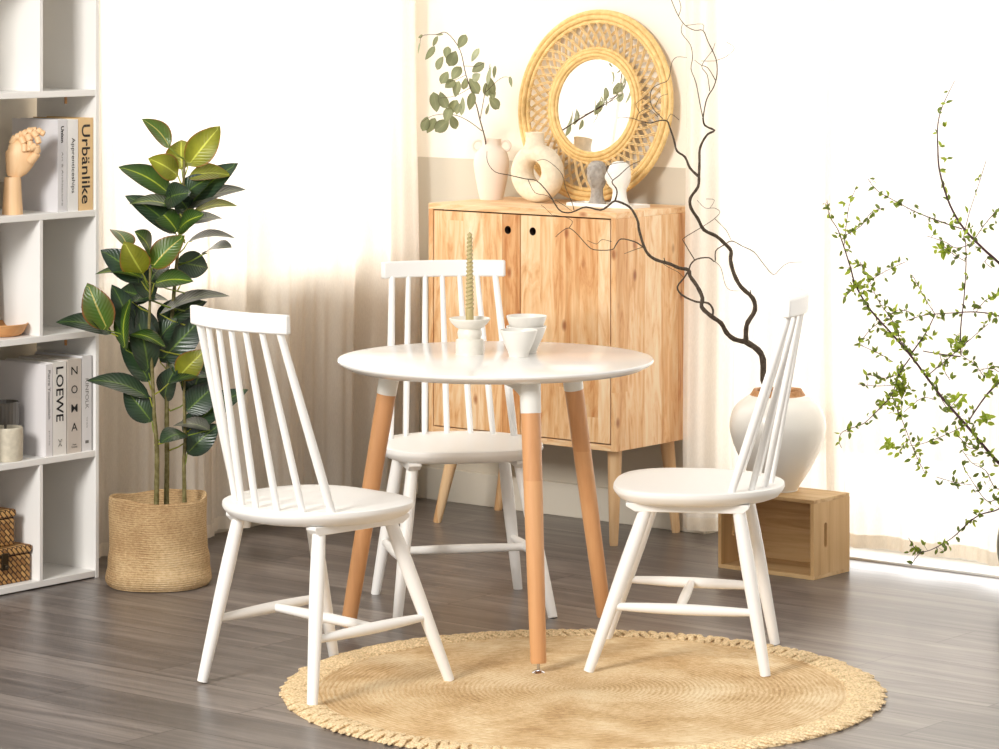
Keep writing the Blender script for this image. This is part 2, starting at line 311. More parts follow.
def lathe(bm, prof, seg=48, wob=None, mi=0, ctr=(0, 0, 0)):
    rings = []
    for r, z in prof:
        if r < 1e-5: rings.append([bm.verts.new((ctr[0], ctr[1], ctr[2]+z))]); continue
        ring = []
        for k in range(seg):
            t = 2*PI*k/seg; rr, zz = (r, z) if not wob else wob(r, z, t)
            ring.append(bm.verts.new((ctr[0]+rr*math.cos(t), ctr[1]+rr*math.sin(t), ctr[2]+zz)))
        rings.append(ring)
    for A, B in zip(rings, rings[1:]):
        for k in range(seg):
            k2 = (k+1) % seg
            if len(A) == 1 and len(B) == 1: continue
            if len(A) == 1: f = bm.faces.new((A[0], B[k2], B[k]))
            elif len(B) == 1: f = bm.faces.new((A[k], A[k2], B[0]))
            else: f = bm.faces.new((A[k], A[k2], B[k2], B[k]))
            f.material_index = mi
def sprof(pts, k=6):
    return [(max(v.x, 0), v.y) for v in smoothpath([Vector((r, z, 0)) for r, z in pts], k)]
def ellipsoid(bm, c, r, rot=None, seg=16, rings=10):
    m = Matrix.Translation(c) @ (rot.to_4x4() if rot else Matrix()) @ Matrix.Diagonal((*r, 1))
    bmesh.ops.create_uvsphere(bm, u_segments=seg, v_segments=rings, radius=1, matrix=m)
def leaf(bm, uvl, base, tip, nrm, w, mi=0, curl=.12, fold=.18, n=8, shape=.85, tipsharp=1.0):
    """a folded, curved leaf blade with uv (x across, y along)"""
    base, tip, nrm = Vector(base), Vector(tip), Vector(nrm)
    ax = tip-base; Ln = ax.length; d = ax.normalized()
    nn = (nrm-d*nrm.dot(d)).normalized(); s = d.cross(nn)
    rows = []
    for i in range(n+1):
        t = i/n; hw = w*.5*math.sin(PI*t**shape)**.8 if 0 < t < 1 else 0
        c = base+ax*t+nn*(curl*Ln*math.sin(PI*t)-curl*.5*Ln*t*t)
        row = []
        for j in (-1, -.5, 0, .5, 1):
            row.append((bm.verts.new(c+s*hw*j+nn*(fold*hw*abs(j)**1.3)), (j*.5+.5, t)))
            if hw == 0: row = [row[0]]; break
        rows.append(row)
    for A, B in zip(rows, rows[1:]):
        if len(A) == 1: fs = [(A[0], B[j+1], B[j]) for j in range(4)]
        elif len(B) == 1: fs = [(A[j], A[j+1], B[0]) for j in range(4)]
        else: fs = [(A[j], A[j+1], B[j+1], B[j]) for j in range(4)]
        for q in fs:
            f = bm.faces.new([v[0] for v in q]); f.material_index = mi
            for lp, v in zip(f.loops, q): lp[uvl].uv = v[1]
def copy_tree(o, parent=None):
    c = o.copy(); C.objects.link(c)
    if parent: c.parent = parent
    for ch in [x for x in C.objects if x.parent == o]: copy_tree(ch, c)
    return c
RZ = (0, 0, ANG)
random.seed(7)

# ------------------------------------------------------------------ room shell (local x = along back wall, local y = towards it)
WB, WA = 8.21, -6.97
def room(name, bm, mat, **k): return struct(obj(name, bm, mat, None, (0, 0, 0), RZ, smooth=False, **k))
bm = BM(); box(bm, -7.2, 1.5, 2.0, 8.36, -.05, 0); room('floor', bm, M['floor'])
bm = BM(); box(bm, -10, 2, 8.37, 11, -.08, -.02); o = room('floor_terrace', bm, M['terrace'])
WX0, WX1, WZ = -5.79, -3.4, 2.42                 # window_2 opening in the back wall
bm = BM(); box(bm, WA-.15, WX0, WB, WB+.15, 0, 2.75); box(bm, WX1, 1.5, WB, WB+.15, 0, 2.75); box(bm, WX0, WX1, WB, WB+.15, WZ, 2.75)
room('wall_back', bm, M['wall'])
LY0, LY1, LZ0, LZ1 = 6.66, 8.11, .74, 2.42      # window_1 opening in the left wall
bm = BM(); box(bm, WA-.15, WA, 2, LY0, 0, 2.75); box(bm, WA-.15, WA, LY1, WB, 0, 2.75); box(bm, WA-.15, WA, LY0, LY1, 0, LZ0); box(bm, WA-.15, WA, LY0, LY1, LZ1, 2.75)
room('wall_left', bm, M['wall'])
bm = BM(); box(bm, WA, WX0, WB-.014, WB, 0, .105); room('baseboard_back', bm, M['base'], bevel=.003)
bm = BM(); box(bm, WA, WA+.014, 2, WB-.014, 0, .105); room('baseboard_left', bm, M['base'], bevel=.003)
# windows
bm = BM(); x0, x1 = WA-.11, WA-.06
for y in (LY0, (LY0+LY1)/2-.02, LY1-.05): box(bm, x0, x1, y, y+.05, LZ0, LZ1)
for z in (LZ0, LZ1-.05): box(bm, x0, x1, LY0, LY1, z, z+.05)
w1 = room('window_1', bm, M['frame'])
bm = BM(); box(bm, x0+.02, x0+.026, LY0, LY1, LZ0, LZ1); obj('pane', bm, M['glass'], w1, smooth=False)
bm = BM(); y0, y1 = WB+.06, WB+.11
for x in (WX0, (WX0+WX1)/2-.03, WX1-.06): box(bm, x, x+.06, y0, y1, 0, WZ)
box(bm, WX0, WX1, y0, y1, 0, .02); box(bm, WX0, WX1, y0, y1, WZ-.06, WZ)
w2 = room('window_2', bm, M['frame'])
bm = BM(); box(bm, -5.36, WX1, 8.115, WB+.058, 0, .006); room('lit_floor_strip_1', bm, M['frame'])  # white slab added to stand for the daylit strip of floor below the hem
bm = BM(); box(bm, WX0, WX1, y0+.02, y0+.026, 0.02, WZ); obj('pane', bm, M['glass'], w2, smooth=False)

# ------------------------------------------------------------------ curtains
def curtain(seed, axis, base, s0, s1, label, hem=.022, amp=.03, lam=.17, top=2.52, flare=0):
    rnd = random.Random(seed); t = thing('linen_curtain', label, 'curtain', (0, 0, 0), ANG, 'sheer linen curtains')
    ph = [rnd.uniform(0, 6.28) for _ in range(6)]
    def off(s, z):
        k = 1-.35*(z/2.5)
        q = math.sin(2*PI*s/lam+ph[0]+1.1*math.sin(2*PI*s/(lam*3.3)+ph[1]))
        q = math.copysign(abs(q)**.75, q)
        v = amp*(.85+.4*math.sin(2*PI*s/(lam*2.3)+ph[2]))*q + .006*math.sin(2*PI*s/.05+ph[3])
        v += .01*math.sin(z*3+ph[4]+s*5)
        return v*k
    def grid(bm, z0, z1, nz, push=0):
        ns = int((s1-s0)/.008); rows = []
        for j in range(nz+1):
            z = lerp(z0, z1, j/nz); row = []
            for i in range(ns+1):
                s = lerp(s0, s1, i/ns); fl_ = flare*(1-z/2.5)**2*(i/ns)
                d = off(s, z)+push
                row.append(bm.verts.new((base+d, s+fl_, z) if axis == 'b' else (s+fl_, base-d, z)))
            rows.append(row)
        for A, B in zip(rows, rows[1:]):
            for i in range(ns): bm.faces.new((A[i], A[i+1], B[i+1], B[i]))
    bm = BM(); grid(bm, hem, top, 30); obj('curtain_panel', bm, M['linen'], t, ang=180)
    bm = BM(); grid(bm, hem-.001, hem+.038, 2, .0012); obj('hem', bm, M['hem'], t, ang=180)
curtain(3, 'b', -6.845, 6.55, 7.16, 'sheer cream curtain behind the rubber plant, next to the white bookcase', hem=.02, lam=.19)
curtain(11, 'b', -6.875, 7.14, 8.12, 'sheer cream curtain behind the left chair, ending at the wooden cabinet corner', hem=.03, lam=.21, amp=.032)
curtain(5, 'a', 8.135, -5.825, -5.28, 'sheer white curtain behind the big round vase, touching the right side of the cabinet', hem=.028, lam=.22, amp=.022)
curtain(8, 'a', 8.105, -5.31, -4.0, 'sheer white curtain behind the leafy green branches at the right', hem=.042, lam=.26, amp=.026)
bm = BM(); tube(bm, [(WA+.11, 6.3, 2.53), (WA+.11, 8.15, 2.53)], .012, 12)
for y in (6.4, 7.3, 8.1): tube(bm, [(WA, y, 2.53), (WA+.11, y, 2.53)], .007, 8)
o = obj('curtain_rod', bm, M['frame'], None, (0, 0, 0), RZ); tag(o, 'white rod above the left window carrying its two curtains', 'curtain rod')
bm = BM(); tube(bm, [(-6.0, WB-.09, 2.53), (-3.3, WB-.09, 2.53)], .012, 12)
for x in (-5.95, -4.6, -3.35): tube(bm, [(x, WB, 2.53), (x, WB-.09, 2.53)], .007, 8)
o = obj('curtain_rod', bm, M['frame'], None, (0, 0, 0), RZ); tag(o, 'white rod above the right window carrying its two curtains', 'curtain rod')

# ------------------------------------------------------------------ bookcase (front plane a = -6.70, depth .24)
SA, SB1, T = -6.70, 6.534, .018
bc = thing('bookcase', 'white open bookcase with offset dividers at the left edge of the room', 'bookcase', W(SA, SB1), ANG)
TOPZ = 1.80; SB0 = -1.25
bm = BM(); box(bm, -.24, 0, -.0135, 0, 0, TOPZ); obj('side_panel', bm, M['shelfwhite'], bc, smooth=False, bevel=.0015)
bm = BM(); box(bm, -.24, 0, SB0, SB0+.02, 0, TOPZ); obj('side_panel', bm, M['shelfwhite'], bc, smooth=False, bevel=.0015)
SHZ = [.004, .342, .680, 1.018, 1.356, 1.694]     # underside of each board
for z in SHZ:
    bm = BM(); box(bm, -.24, -.0005, SB0+.02, -.0135, z, z+T); obj('shelf', bm, M['shelfwhite'], bc, smooth=False, bevel=.0015)
for i in (0, 2, 4):
    for y in (-.2265, -.63, -1.04):
        bm = BM(); box(bm, -.24, -.001, y, y+.0125, SHZ[i]+T, SHZ[i+1]); obj('divider', bm, M['shelfwhite'], bc, smooth=False, bevel=.001)
for i in (1, 3):
    for y in (-.43, -.84):
        bm = BM(); box(bm, -.24, -.001, y, y+.0125, SHZ[i]+T, SHZ[i+1]); obj('divider', bm, M['shelfwhite'], bc, smooth=False, bevel=.001)
for z in (1.356, .680):
    bm = BM(); tube(bm, [(-.03, -.100, z-.02), (-.03, -.100, z)], .004, 10); obj('dowel', bm, M['clay'], bc)
def bOn(x, a):                                     # room coordinate b of the point of plane a seen in column x
    r = (x-499.5)/F; return -a*(U.x-r*U.y)/(V.x-r*V.y)
# world = U*a+V*b ; X = r*Y -> b = -a*(U.x - r U.y)/(V.x - r V.y)

def textmesh(s, body_h=None, length=None, xs=1.0, bold=0):
    cu = bpy.data.curves.new('t', 'FONT'); cu.body = s; cu.align_x = 'CENTER'; cu.align_y = 'CENTER'; cu.offset = bold; cu.resolution_u = 3
    o = bpy.data.objects.new('t', cu); C.objects.link(o); dg = bpy.context.evaluated_depsgraph_get(); dg.update()
    me = bpy.data.meshes.new_from_object(o.evaluated_get(dg)); C.objects.unlink(o); bpy.data.objects.remove(o)
    xsv = [v.co.x for v in me.vertices]; ysv = [v.co.y for v in me.vertices]
    w, h = max(xsv)-min(xsv), max(ysv)-min(ysv); cx, cy = (max(xsv)+min(xsv))/2, (max(ysv)+min(ysv))/2
    sx = length/w if length else body_h/h*xs; sy = body_h/h if body_h else sx
    for v in me.vertices: v.co.x = (v.co.x-cx)*sx; v.co.y = (v.co.y-cy)*sy
    return me
def spine_text(parent, s, mat, yc, zc, length, hgt, upright=False, bold=0, x=.0006, name='spine_title'):
    me = textmesh(s, hgt, length, bold=bold)
    for v in me.vertices:
        tx, ty = v.co.x, v.co.y
        v.co = (x, yc+tx, zc+ty) if upright else (x, yc+ty, zc-tx)
    return link(name, me, mat, parent)
def book(x0, x1, z, h, depth, cover, label, texts, group, back=0.008, tilt=0):
    a = SA-back; b0, b1 = bOn(x0, a), bOn(x1, a)-.0012; th = b1-b0
    t = thing('book', label, 'book', W(a, b0, z), ANG, group)
    m = plain('book_cover', cover, .55, .4)
    bm = BM(); c = .0025                           # cover shell: spine and two boards
    box(bm, -c, 0, 0, th, 0, h); box(bm, -depth, -c, 0, c, 0, h); box(bm, -depth, -c, th-c, th, 0, h)
    obj('cover', bm, m, t, smooth=False)
    bm = BM(); box(bm, -depth+.004, -c, c, th-c, .003, h-.003); obj('pages', bm, M['page'], t, smooth=False)
    for (s, mt, fz, ln, hg, up, bold) in texts:
        spine_text(t, s, mt, th/2, h*fz, ln, hg*th, up, bold)
    return t, th
z1 = 1.018+T; z3 = .342+T
G1, G3 = 'books on the upper shelf of the bookcase', 'books on the middle shelf of the bookcase'
book(57.8, 67.2, z1, .257, .185, (214, 212, 214), 'light grey book with small black title, first of the upper row beside the wooden hand', [('Union', M['ink'], .84, .046, .32, False, .035), ('Art & Architecture', M['inkgrey'], .36, .15, .18, False, 0)], G1)
book(67.6, 78.3, z1, .256, .185, (232, 230, 228), 'white book with long thin grey title, between the light grey book and the tan one', [('Apprenticeships', M['ink'], .50, .155, .42, False, 0)], G1)
book(78.7, 93.2, z1, .259, .185, (226, 192, 142), 'tan book with large black title, last of the upper row against the side panel', [('Urbänlike', M['ink'], .50, .222, .58, False, .01)], G1)
book(45.9, 52.8, z3, .256, .19, (226, 222, 222), 'thin pale book with black title, first of the middle row beside the beige cup', [('Pierre Yovanovitch', M['ink'], .67, .135, .34, False, 0), ('paris', M['inkgrey'], .20, .04, .2, False, 0)], G3)
tb, th = book(53.2, 66.6, z3, .259, .19, (232, 228, 222), 'white book with tall black capitals and a small emblem at its foot', [('LOEWE', M['ink'], .655, .152, .56, False, .012)], G3)
bm = BM()
for sx in (-1, 1):
    for sz in (-1, 1):
        tube(bm, [(.0012, th/2+sx*(.0018+.0042*(1-math.cos(q))/2*1.2), .034+sz*(.0018+.0052*math.sin(q*.6)+.001*q)) for q in [k*.7 for k in range(8)]], .0006, 5)
obj('emblem', bm, M['ink'], tb)
tb, th = book(67.3, 81.6, z3, .262, .19, (206, 196, 186), 'greige book with four stacked bold capitals down its spine', [('Rene\nRedzepi', M['ink'], .075, .022, .24, True, .01)], G3)
for i, ch in enumerate('NOMA'): spine_text(tb, ch, M['ink'], th/2, .230-i*.0525, .024, .0225, True, .006)
tb, th = book(82.2, 91.9, z3, .268, .19, (226, 224, 224), 'slim white magazine-like book with thin spaced title, right end of the middle row', [('KINFOLK', M['inkgrey'], .60, .085, .34, False, 0), ('THE HOME', M['inkgrey'], .30, .03, .12, False, 0)], G3)
bm = BM(); box(bm, .0003, .0009, th*.33, th*.67, .022, .030); obj('emblem', bm, M['inkgrey'], tb, smooth=False)

# things on the shelves: stand at (a, b) of the room
def shelfpos(x, da, z): a = SA-da; return W(a, bOn(x, a), z)
# wooden artist hand
o0 = shelfpos(12.5, .045, z1); D0 = o0.y
def hp(x, y, dy=0): p = P(x, y, D0+dy); return p-o0
hand = thing('wooden_hand', 'jointed wooden artist hand with curled fingers, standing beside the grey book', 'figurine', o0)
bm = BM(); lathe(bm, [(0, 0), (.0285, 0), (.029, .002), (.027, .03), (.0245, .07), (.0235, .096), (.021, .103), (0, .104)], 32); obj('forearm', bm, M['handwood'], hand)
bm = BM()
palm = [(13.5, 177, .009), (15, 172, .0135), (18, 165, .0185), (20.5, 157, .0215), (21.5, 150, .0205), (20.5, 144, .017), (20, 140, .010)]
pts = [hp(x, y) for x, y, r in palm]; tube(bm, smoothpath(pts, 4), [v.x for v in smoothpath([Vector((r, 0, 0)) for *_, r in palm], 4)], 24, flat=2.0)
obj('palm', bm, M['handwood'], hand)
for fi, (fp, dy) in enumerate([([(12, 144), (16, 136.5), (21, 137), (24.3, 144), (24.6, 152)], -.012), ([(17, 142), (23, 132.5), (27.5, 135), (30.3, 141), (29.8, 151)], -.014), ([(22, 141), (27.5, 130.5), (33, 132), (37, 137), (39, 143.5)], -.010), ([(26, 142), (31, 131), (37, 130), (41, 132.5), (44.5, 134)], -.002)]):
    bm = BM(); q = [hp(x, y, dy*i/2) for i, (x, y) in enumerate(fp)]
    for A, B, r in zip(q, q[1:], (.0105, .0100, .0095, .0085)):
        d = B-A; pp = [A+d*t for t in (0, .06, .25, .5, .75, .94, 1)]; tube(bm, pp, [r*.72, r*.94, r*1.02, r, r, r*.95, r*.78], 14)
    obj('finger', bm, M['handwood'], hand)
bm = BM(); q = [hp(30, 162, -.012), hp(37, 153, -.02), hp(36, 145.5, -.026), hp(30, 149, -.034)]
for A, B, r in zip(q, q[1:], (.0125, .0108, .0095)):
    d = B-A; tube(bm, [A+d*t for t in (0, .06, .25, .5, .75, .94, 1)], [r*.72, r*.94, r*1.02, r, r, r*.95, r*.78], 14)
obj('thumb', bm, M['handwood'], hand)
# row 2: shallow wooden bowl and leaning white card
pb = shelfpos(-1, .10, .680+T)
bm = BM(); lathe(bm, sprof([(0, .0), (.05, 0), (.066, .008), (.079, .03), (.081, .033), (.077, .034), (.06, .015), (0, .008)], 4), 40)
o = obj('wooden_bowl', bm, M['bowlwood'], None, pb); tag(o, 'shallow oval wooden bowl at the left edge of the shelf below the wooden hand', 'bowl')
fr = thing('picture_canvas', 'blank white card leaning at the left photo edge above the wooden bowl', 'card', shelfpos(-22, .10, .680+T), ANG)
bm = BM(); box(bm, -.003, .003, -.10, .062, 0, .28); cv = obj('card', bm, M['tag'], fr, smooth=False, rot=(0, 0, 0)); cv.rotation_euler = (math.radians(-7), math.radians(-6), 0)
cv.location = (-.02, .02, .01)
# row 3: smoked ribbed tumbler, stoneware cup
pt = shelfpos(4, .115, z3)
bm = BM(); lathe(bm, [(0, 0), (.036, 0), (.0405, .004), (.0425, .15), (.040, .152), (.038, .148), (.036, .01), (0, .008)], 96, wob=lambda r, z, t: (r*(1+.018*math.cos(24*t)) if r > .03 else r, z))
o = obj('tumbler', bm, M['smoke'], None, pt); tag(o, 'tall dark grey ribbed vase behind the beige cup on the middle shelf', 'vase')
pc = shelfpos(6, .05, z3)
bm = BM(); lathe(bm, sprof([(0, 0), (.038, 0), (.045, .006), (.047, .045), (.0465, .087), (.044, .090), (.0425, .085), (.041, .012), (0, .010)], 4), 48)
o = obj('cup', bm, M['creamcup'], None, pc); tag(o, 'rounded beige stoneware cup at the left edge of the middle book shelf', 'cup')
# row 4: two lidded wicker boxes, stacked
z0 = .004+T
def wbox(x1, da, z, w, d, h, label, clasp):
    a = SA-da; b1 = bOn(x1, a); t = thing('wicker_box', label, 'box', W(a, b1, z), ANG, 'stacked wicker boxes')
    bm = BM(); box(bm, -d, 0, -w, 0, 0, h*.76); obj('body', bm, M['wicker'], t, smooth=False, bevel=.006)
    bm = BM(); box(bm, -d-.002, .003, -w-.003, .003, h*.78, h); lid = obj('lid', bm, M['wicker'], t, smooth=False, bevel=.006)
    bm = BM(); box(bm, -d+.003, -.003, -w+.003, -.003, h*.755, h*.785); obj('rim', bm, M['hole'], t, smooth=False)
    if clasp:
        bm = BM(); box(bm, .003, .008, -w/2-.012, -w/2+.012, h*.42, h*.88); bmesh.ops.create_uvsphere(bm, u_segments=10, v_segments=8, radius=.006, matrix=Matrix.Translation((.011, -w/2, h*.52)))
        obj('clasp', bm, M['brass'], t, bevel=.001)
wbox(31.2, .028, z0, .205, .15, .100, 'larger wicker lidded box on the bottom shelf, under the smaller one', True)
wbox(15.3, .048, z0+.1005, .15, .12, .100, 'smaller wicker lidded box stacked on top of the larger one', False)

# ------------------------------------------------------------------ cabinet (local x along wall, y towards wall, origin front-left floor)
CA0, CA1, CB0, CB1, CZ0, CZ1 = -6.553, -5.831, 7.80, 8.198, .290, .9955
cw, cd = CA1-CA0, CB1-CB0; T2 = .018
cab = thing('wooden_cabinet', 'two-door pine cabinet on splayed legs against the wall behind the round table', 'cabinet', W(CA0, CB0), ANG)
bm = BM(); box(bm, 0, cw, 0, cd, CZ1-T2, CZ1); obj('top', bm, M['pine_top'], cab, smooth=False, bevel=.0015)
bm = BM(); box(bm, T2, cw-T2, 0, cd, CZ0, CZ0+T2); obj('bottom', bm, M['pine_top'], cab, smooth=False, bevel=.0015)
for x in (0, cw-T2):
    bm = BM(); box(bm, x, x+T2, 0, cd, CZ0, CZ1-T2); obj('side_panel', bm, M['pine_side'], cab, smooth=False, bevel=.0015)
bm = BM(); box(bm, T2, cw-T2, cd-.008, cd, CZ0+T2, CZ1-T2); obj('back_panel', bm, M['pine_front'], cab, smooth=False)
bm = BM(); box(bm, T2, cw-T2, .06, .065, CZ0+T2, CZ1-T2); obj('inner_panel', bm, M['hole'], cab, smooth=False)
g = .004; dz0, dz1 = CZ0+T2+g, CZ1-T2-g; xm = cw/2
for dx0, dx1, hx in ((T2+g, xm-.0015, xm-.048), (xm+.0015, cw-T2-g, xm+.048)):
    bm = BM(); hz = dz1-.047; hr = .0125; n = 32; y0, y1 = .001, .019
    for yy in (y0, y1):   # door slab with a round finger hole
        outer = [bm.verts.new(v) for v in ((dx0, yy, dz0), (dx1, yy, dz0), (dx1, yy, dz1), (dx0, yy, dz1))]
        ring = [bm.verts.new((hx+hr*math.cos(2*PI*k/n), yy, hz+hr*math.sin(2*PI*k/n))) for k in range(n)]
        q = n//4
        cors = [2, 3, 0, 1]
        for s_ in range(4):   # quadrant s_: angles s_*90..+90 belongs to corner cors[s_]
            cv_ = outer[cors[s_]]
            for k in range(s_*q, (s_+1)*q): bm.faces.new((cv_, ring[k], ring[(k+1) % n]))
            bm.faces.new((cv_, ring[((s_+1)*q) % n], outer[cors[(s_+1) % 4]]))
        if yy == y0: O1, R1 = outer, ring
    for k in range(4): bm.faces.new((O1[k], O1[(k+1) % 4], outer[(k+1) % 4], outer[k]))
    for k in range(n): bm.faces.new((R1[k], R1[(k+1) % n], ring[(k+1) % n], ring[k]))
    dr = obj('door', bm, M['pine_front'], cab, smooth=False)
    bm = BM()
    for k in range(n):
        c0, c1 = 2*PI*k/n, 2*PI*(k+1)/n
        vs = [bm.verts.new((hx+(hr-.0003)*math.cos(c), yy, hz+(hr-.0003)*math.sin(c))) for c, yy in ((c0, .0012), (c1, .0012), (c1, .0188), (c0, .0188))]; bm.faces.new(vs)
    obj('finger_hole', bm, M['hole'], dr)
def taper_leg(bm, top, bot, rt, rb, seg=20):
    top, bot = Vector(top), Vector(bot); tube(bm, [top, lerp(top, bot, .97), bot], [rt, lerp(rt, rb, .97), rb*.92], seg)
for (x, y), (fx, fy) in (((.06, .075), (-.018, .063)), ((cw-.06, .075), (cw-.055, .063)), ((.06, cd-.06), (-.02, cd-.03)), ((cw-.06, cd-.06), (cw-.05, cd-.025))):
    sx = -.03 if x < .3 else .0
    bm = BM(); taper_leg(bm, (x, y, CZ0+.004), (fx if x < .3 else fx, fy, 0), .0225, .013)
    obj('leg', bm, M['pine_leg'], cab)

# ------------------------------------------------------------------ round table
TX, TY, TH = -.010, 8.345, .725
tab = thing('round_table', 'round white table on three wooden legs between the three chairs', 'table', (TX, TY, 0))
bm = BM(); lathe(bm, [(0, TH-.022), (.375, TH-.022), (.392, TH-.013), (.3985, TH-.008), (.400, TH-.004), (.398, TH-.0008), (.395, TH), (0, TH)], 128); obj('tabletop', bm, M['tabletop'], tab, ang=30)
for i, (adeg, rt, rf) in enumerate(((-74, .305, .378), (165.5, .274, .390), (40, .250, .368))):
    al = math.radians(adeg); d = Vector((math.cos(al), math.sin(al), 0))
    foot = d*rf+Vector((0, 0, .028)); topp = d*rt+Vector((0, 0, TH-.022)); ax = (topp-foot)
    cut = foot+ax*.885
    bm = BM(); tube(bm, [foot, foot+ax*.004, lerp(foot, cut, .5), cut], [.0185, .0195, .0225, .0245], 28); lg = obj('leg', bm, M['legwood'], tab)
    bm = BM(); tube(bm, [cut-ax*.002, cut, topp-ax*.01, topp], [.0240, .0252, .0265, .0265], 28); obj('collar', bm, M['collar'], lg)
    bm = BM(); tube(bm, [d*rf+Vector((0, 0, .006)), foot], .004, 10); lathe(bm, [(0, .001), (.016, .001), (.0175, .004), (.012, .009), (.006, .011), (0, .011)], 24, ctr=tuple(d*rf)); obj('levelling_foot', bm, M['chrome'], lg)
    bm = BM(); s = Vector((-d.y, d.x, 0))*.017   # bracket arm with an arched lower edge
    n = 14; vs = []
    for k in range(n+1):
        q = k/n; c = d*lerp(0, rt, q); dep = .028+.022*max(0, (q-.6)/.4)**2
        vs.append([bm.verts.new(c+s+Vector((0, 0, TH-.0225))), bm.verts.new(c-s+Vector((0, 0, TH-.0225))), bm.verts.new(c-s+Vector((0, 0, TH-.0225-dep))), bm.verts.new(c+s+Vector((0, 0, TH-.0225-dep)))])
    for A, B in zip(vs, vs[1:]):
        for k in range(4): bm.faces.new((A[k], A[(k+1) % 4], B[(k+1) % 4], B[k]))
    bm.faces.new(vs[0]); bm.faces.new(vs[-1][::-1]); obj('bracket_arm', bm, M['collar'], tab, smooth=False)

# ------------------------------------------------------------------ chairs: local +x = facing, y = left; origin at centre of the four feet
def spindle(bm, a, b, r0, r1, rm, seg=12, k=8):
    a, b = Vector(a), Vector(b); pts = [lerp(a, b, i/k) for i in range(k+1)]
    tube(bm, pts, [lerp(r0, r1, i/k)+(rm-.5*(r0+r1))*math.sin(PI*i/k) for i in range(k+1)], seg)
SH = .437
def make_chair(label):
    t = thing('spindle_chair', label, 'chair', (0, 0, 0), 0, 'white spindle-back chairs')
    # seat: D-shaped board, chamfered below
    def outline(k):
        pts = []; n = 96
        for i in range(n):
            a = 2*PI*i/n; c, s = math.cos(a), math.sin(a)
            e = 2.9 if c > 0 else 2.25
            rx = .205 if c > 0 else .215
            x = rx*math.copysign(abs(c)**(2/e), c); y = .222*math.copysign(abs(s)**(2/e), s)
            y *= 1-.10*max(0, -x/.215)
            l = math.hypot(x, y); pts.append((x*(1-k/l)-.034, y*(1-k/l)))
        return pts
    bm = BM(); lv = [(.030, SH-.035), (.014, SH-.029), (.003, SH-.016), (0, SH-.010), (.0012, SH-.0015), (.004, SH), (.03, SH-.0008)]
    rings = [[bm.verts.new((x, y, z)) for x, y in outline(k)] for k, z in lv]
    for A, B in zip(rings, rings[1:]):
        for i in range(len(A)): j = (i+1) % len(A); bm.faces.new((A[i], A[j], B[j], B[i]))
    bm.faces.new(rings[0][::-1]); bm.faces.new(rings[-1])
    obj('seat', bm, M['white'], t, ang=40)
    for s in (-1, 1):
        bm = BM(); vs = []
        for x, dz in ((-.172, .008), (-.158, .021), (.105, .021), (.128, .008)):
            for y in (-.017, .017): vs.append((bm.verts.new((x, s*.145+y, SH-.033)), bm.verts.new((x, s*.145+y, SH-.033-dz))))
        for i in range(0, 6, 2):
            a, b, c, d = vs[i], vs[i+1], vs[i+2], vs[i+3]
            bm.faces.new((a[0], b[0], d[0], c[0])); bm.faces.new((a[1], c[1], d[1], b[1])); bm.faces.new((a[0], c[0], c[1], a[1])); bm.faces.new((b[0], b[1], d[1], d[0]))
        bm.faces.new((vs[0][0], vs[0][1], vs[1][1], vs[1][0])); bm.faces.new((vs[6][0], vs[7][0], vs[7][1], vs[6][1]))
        obj('seat_batten', bm, M['white'], t, smooth=False, bevel=.002)
    legs = {}
    for fx, tx in ((.214, .080), (-.214, -.146)):
        for s in (-1, 1):
            top = Vector((tx, s*.145, SH-.048)); bot = Vector((fx, s*(.208 if fx > 0 else .199), 0)); legs[(fx > 0, s)] = (top, bot)
            bm = BM(); k = 8; tube(bm, [lerp(top, bot, i/k) for i in range(k+1)], [.0155, .0168, .0175, .0175, .0168, .0158, .0148, .0138, .0125], 20)
            obj('leg', bm, M['white'], t)
    mids = []
    for s in (-1, 1):
        A = lerp(*legs[(True, s)], (SH-.048-.156)/(SH-.048)); B = lerp(*legs[(False, s)], (SH-.048-.148)/(SH-.048))
        bm = BM(); spindle(bm, A, B, .0085, .0085, .0135, 14, 12); obj('side_stretcher', bm, M['white'], t); mids.append(lerp(A, B, .47))
    bm = BM(); spindle(bm, mids[0], mids[1], .0095, .0095, .0125, 14, 12); obj('cross_stretcher', bm, M['white'], t)
    # back: rail + seven spindles
    RZ0 = .860
    def railx(y): return -.297+.035*(y/.172)**2
    bm = BM(); n = 16; vs = []
    for i in range(n+1):
        y = lerp(-.172, .172, i/n); x = railx(y); hh = .0235-.002*abs(y/.172)**2
        nx = Vector((1, -.4*y/.172, 0)).normalized()
        lean = Vector((-.0015, 0, .0225))
        c = Vector((x, y, RZ0+.022)); vs.append([bm.verts.new(c+nx*.0105+lean*-1), bm.verts.new(c-nx*.0105+lean*-1), bm.verts.new(c-nx*.0095+lean), bm.verts.new(c+nx*.0095+lean)])
    for A, B in zip(vs, vs[1:]):
        for k in range(4): bm.faces.new((A[k], A[(k+1) % 4], B[(k+1) % 4], B[k]))
    bm.faces.new(vs[0]); bm.faces.new(vs[-1][::-1]); obj('top_rail', bm, M['white'], t, bevel=.004, ang=50)
    for i in range(7):
        q = (i-3)/3; ty = q*.145; by = q*.172+.008*math.sin(q*PI)
        bx = -.214+.085*abs(q)**1.9
        bm = BM(); A = Vector((bx, by, SH-.004)); B = Vector((railx(ty)+.006, ty, RZ0+.003))
        r = .0085 if abs(q) < .9 else .0105
        tube(bm, [lerp(A, B, k/8) for k in range(9)], [r*(.92+.16*math.sin(PI*(k/8)**.7)-.12*k/8) for k in range(9)], 14)
        obj('spindle', bm, M['white'], t)
    return t
ch1 = make_chair('white spindle chair in front of the rubber plant, seen from behind at the left')
ch2 = copy_tree(ch1); ch2['label'] = 'white spindle chair behind the round table, facing the camera'
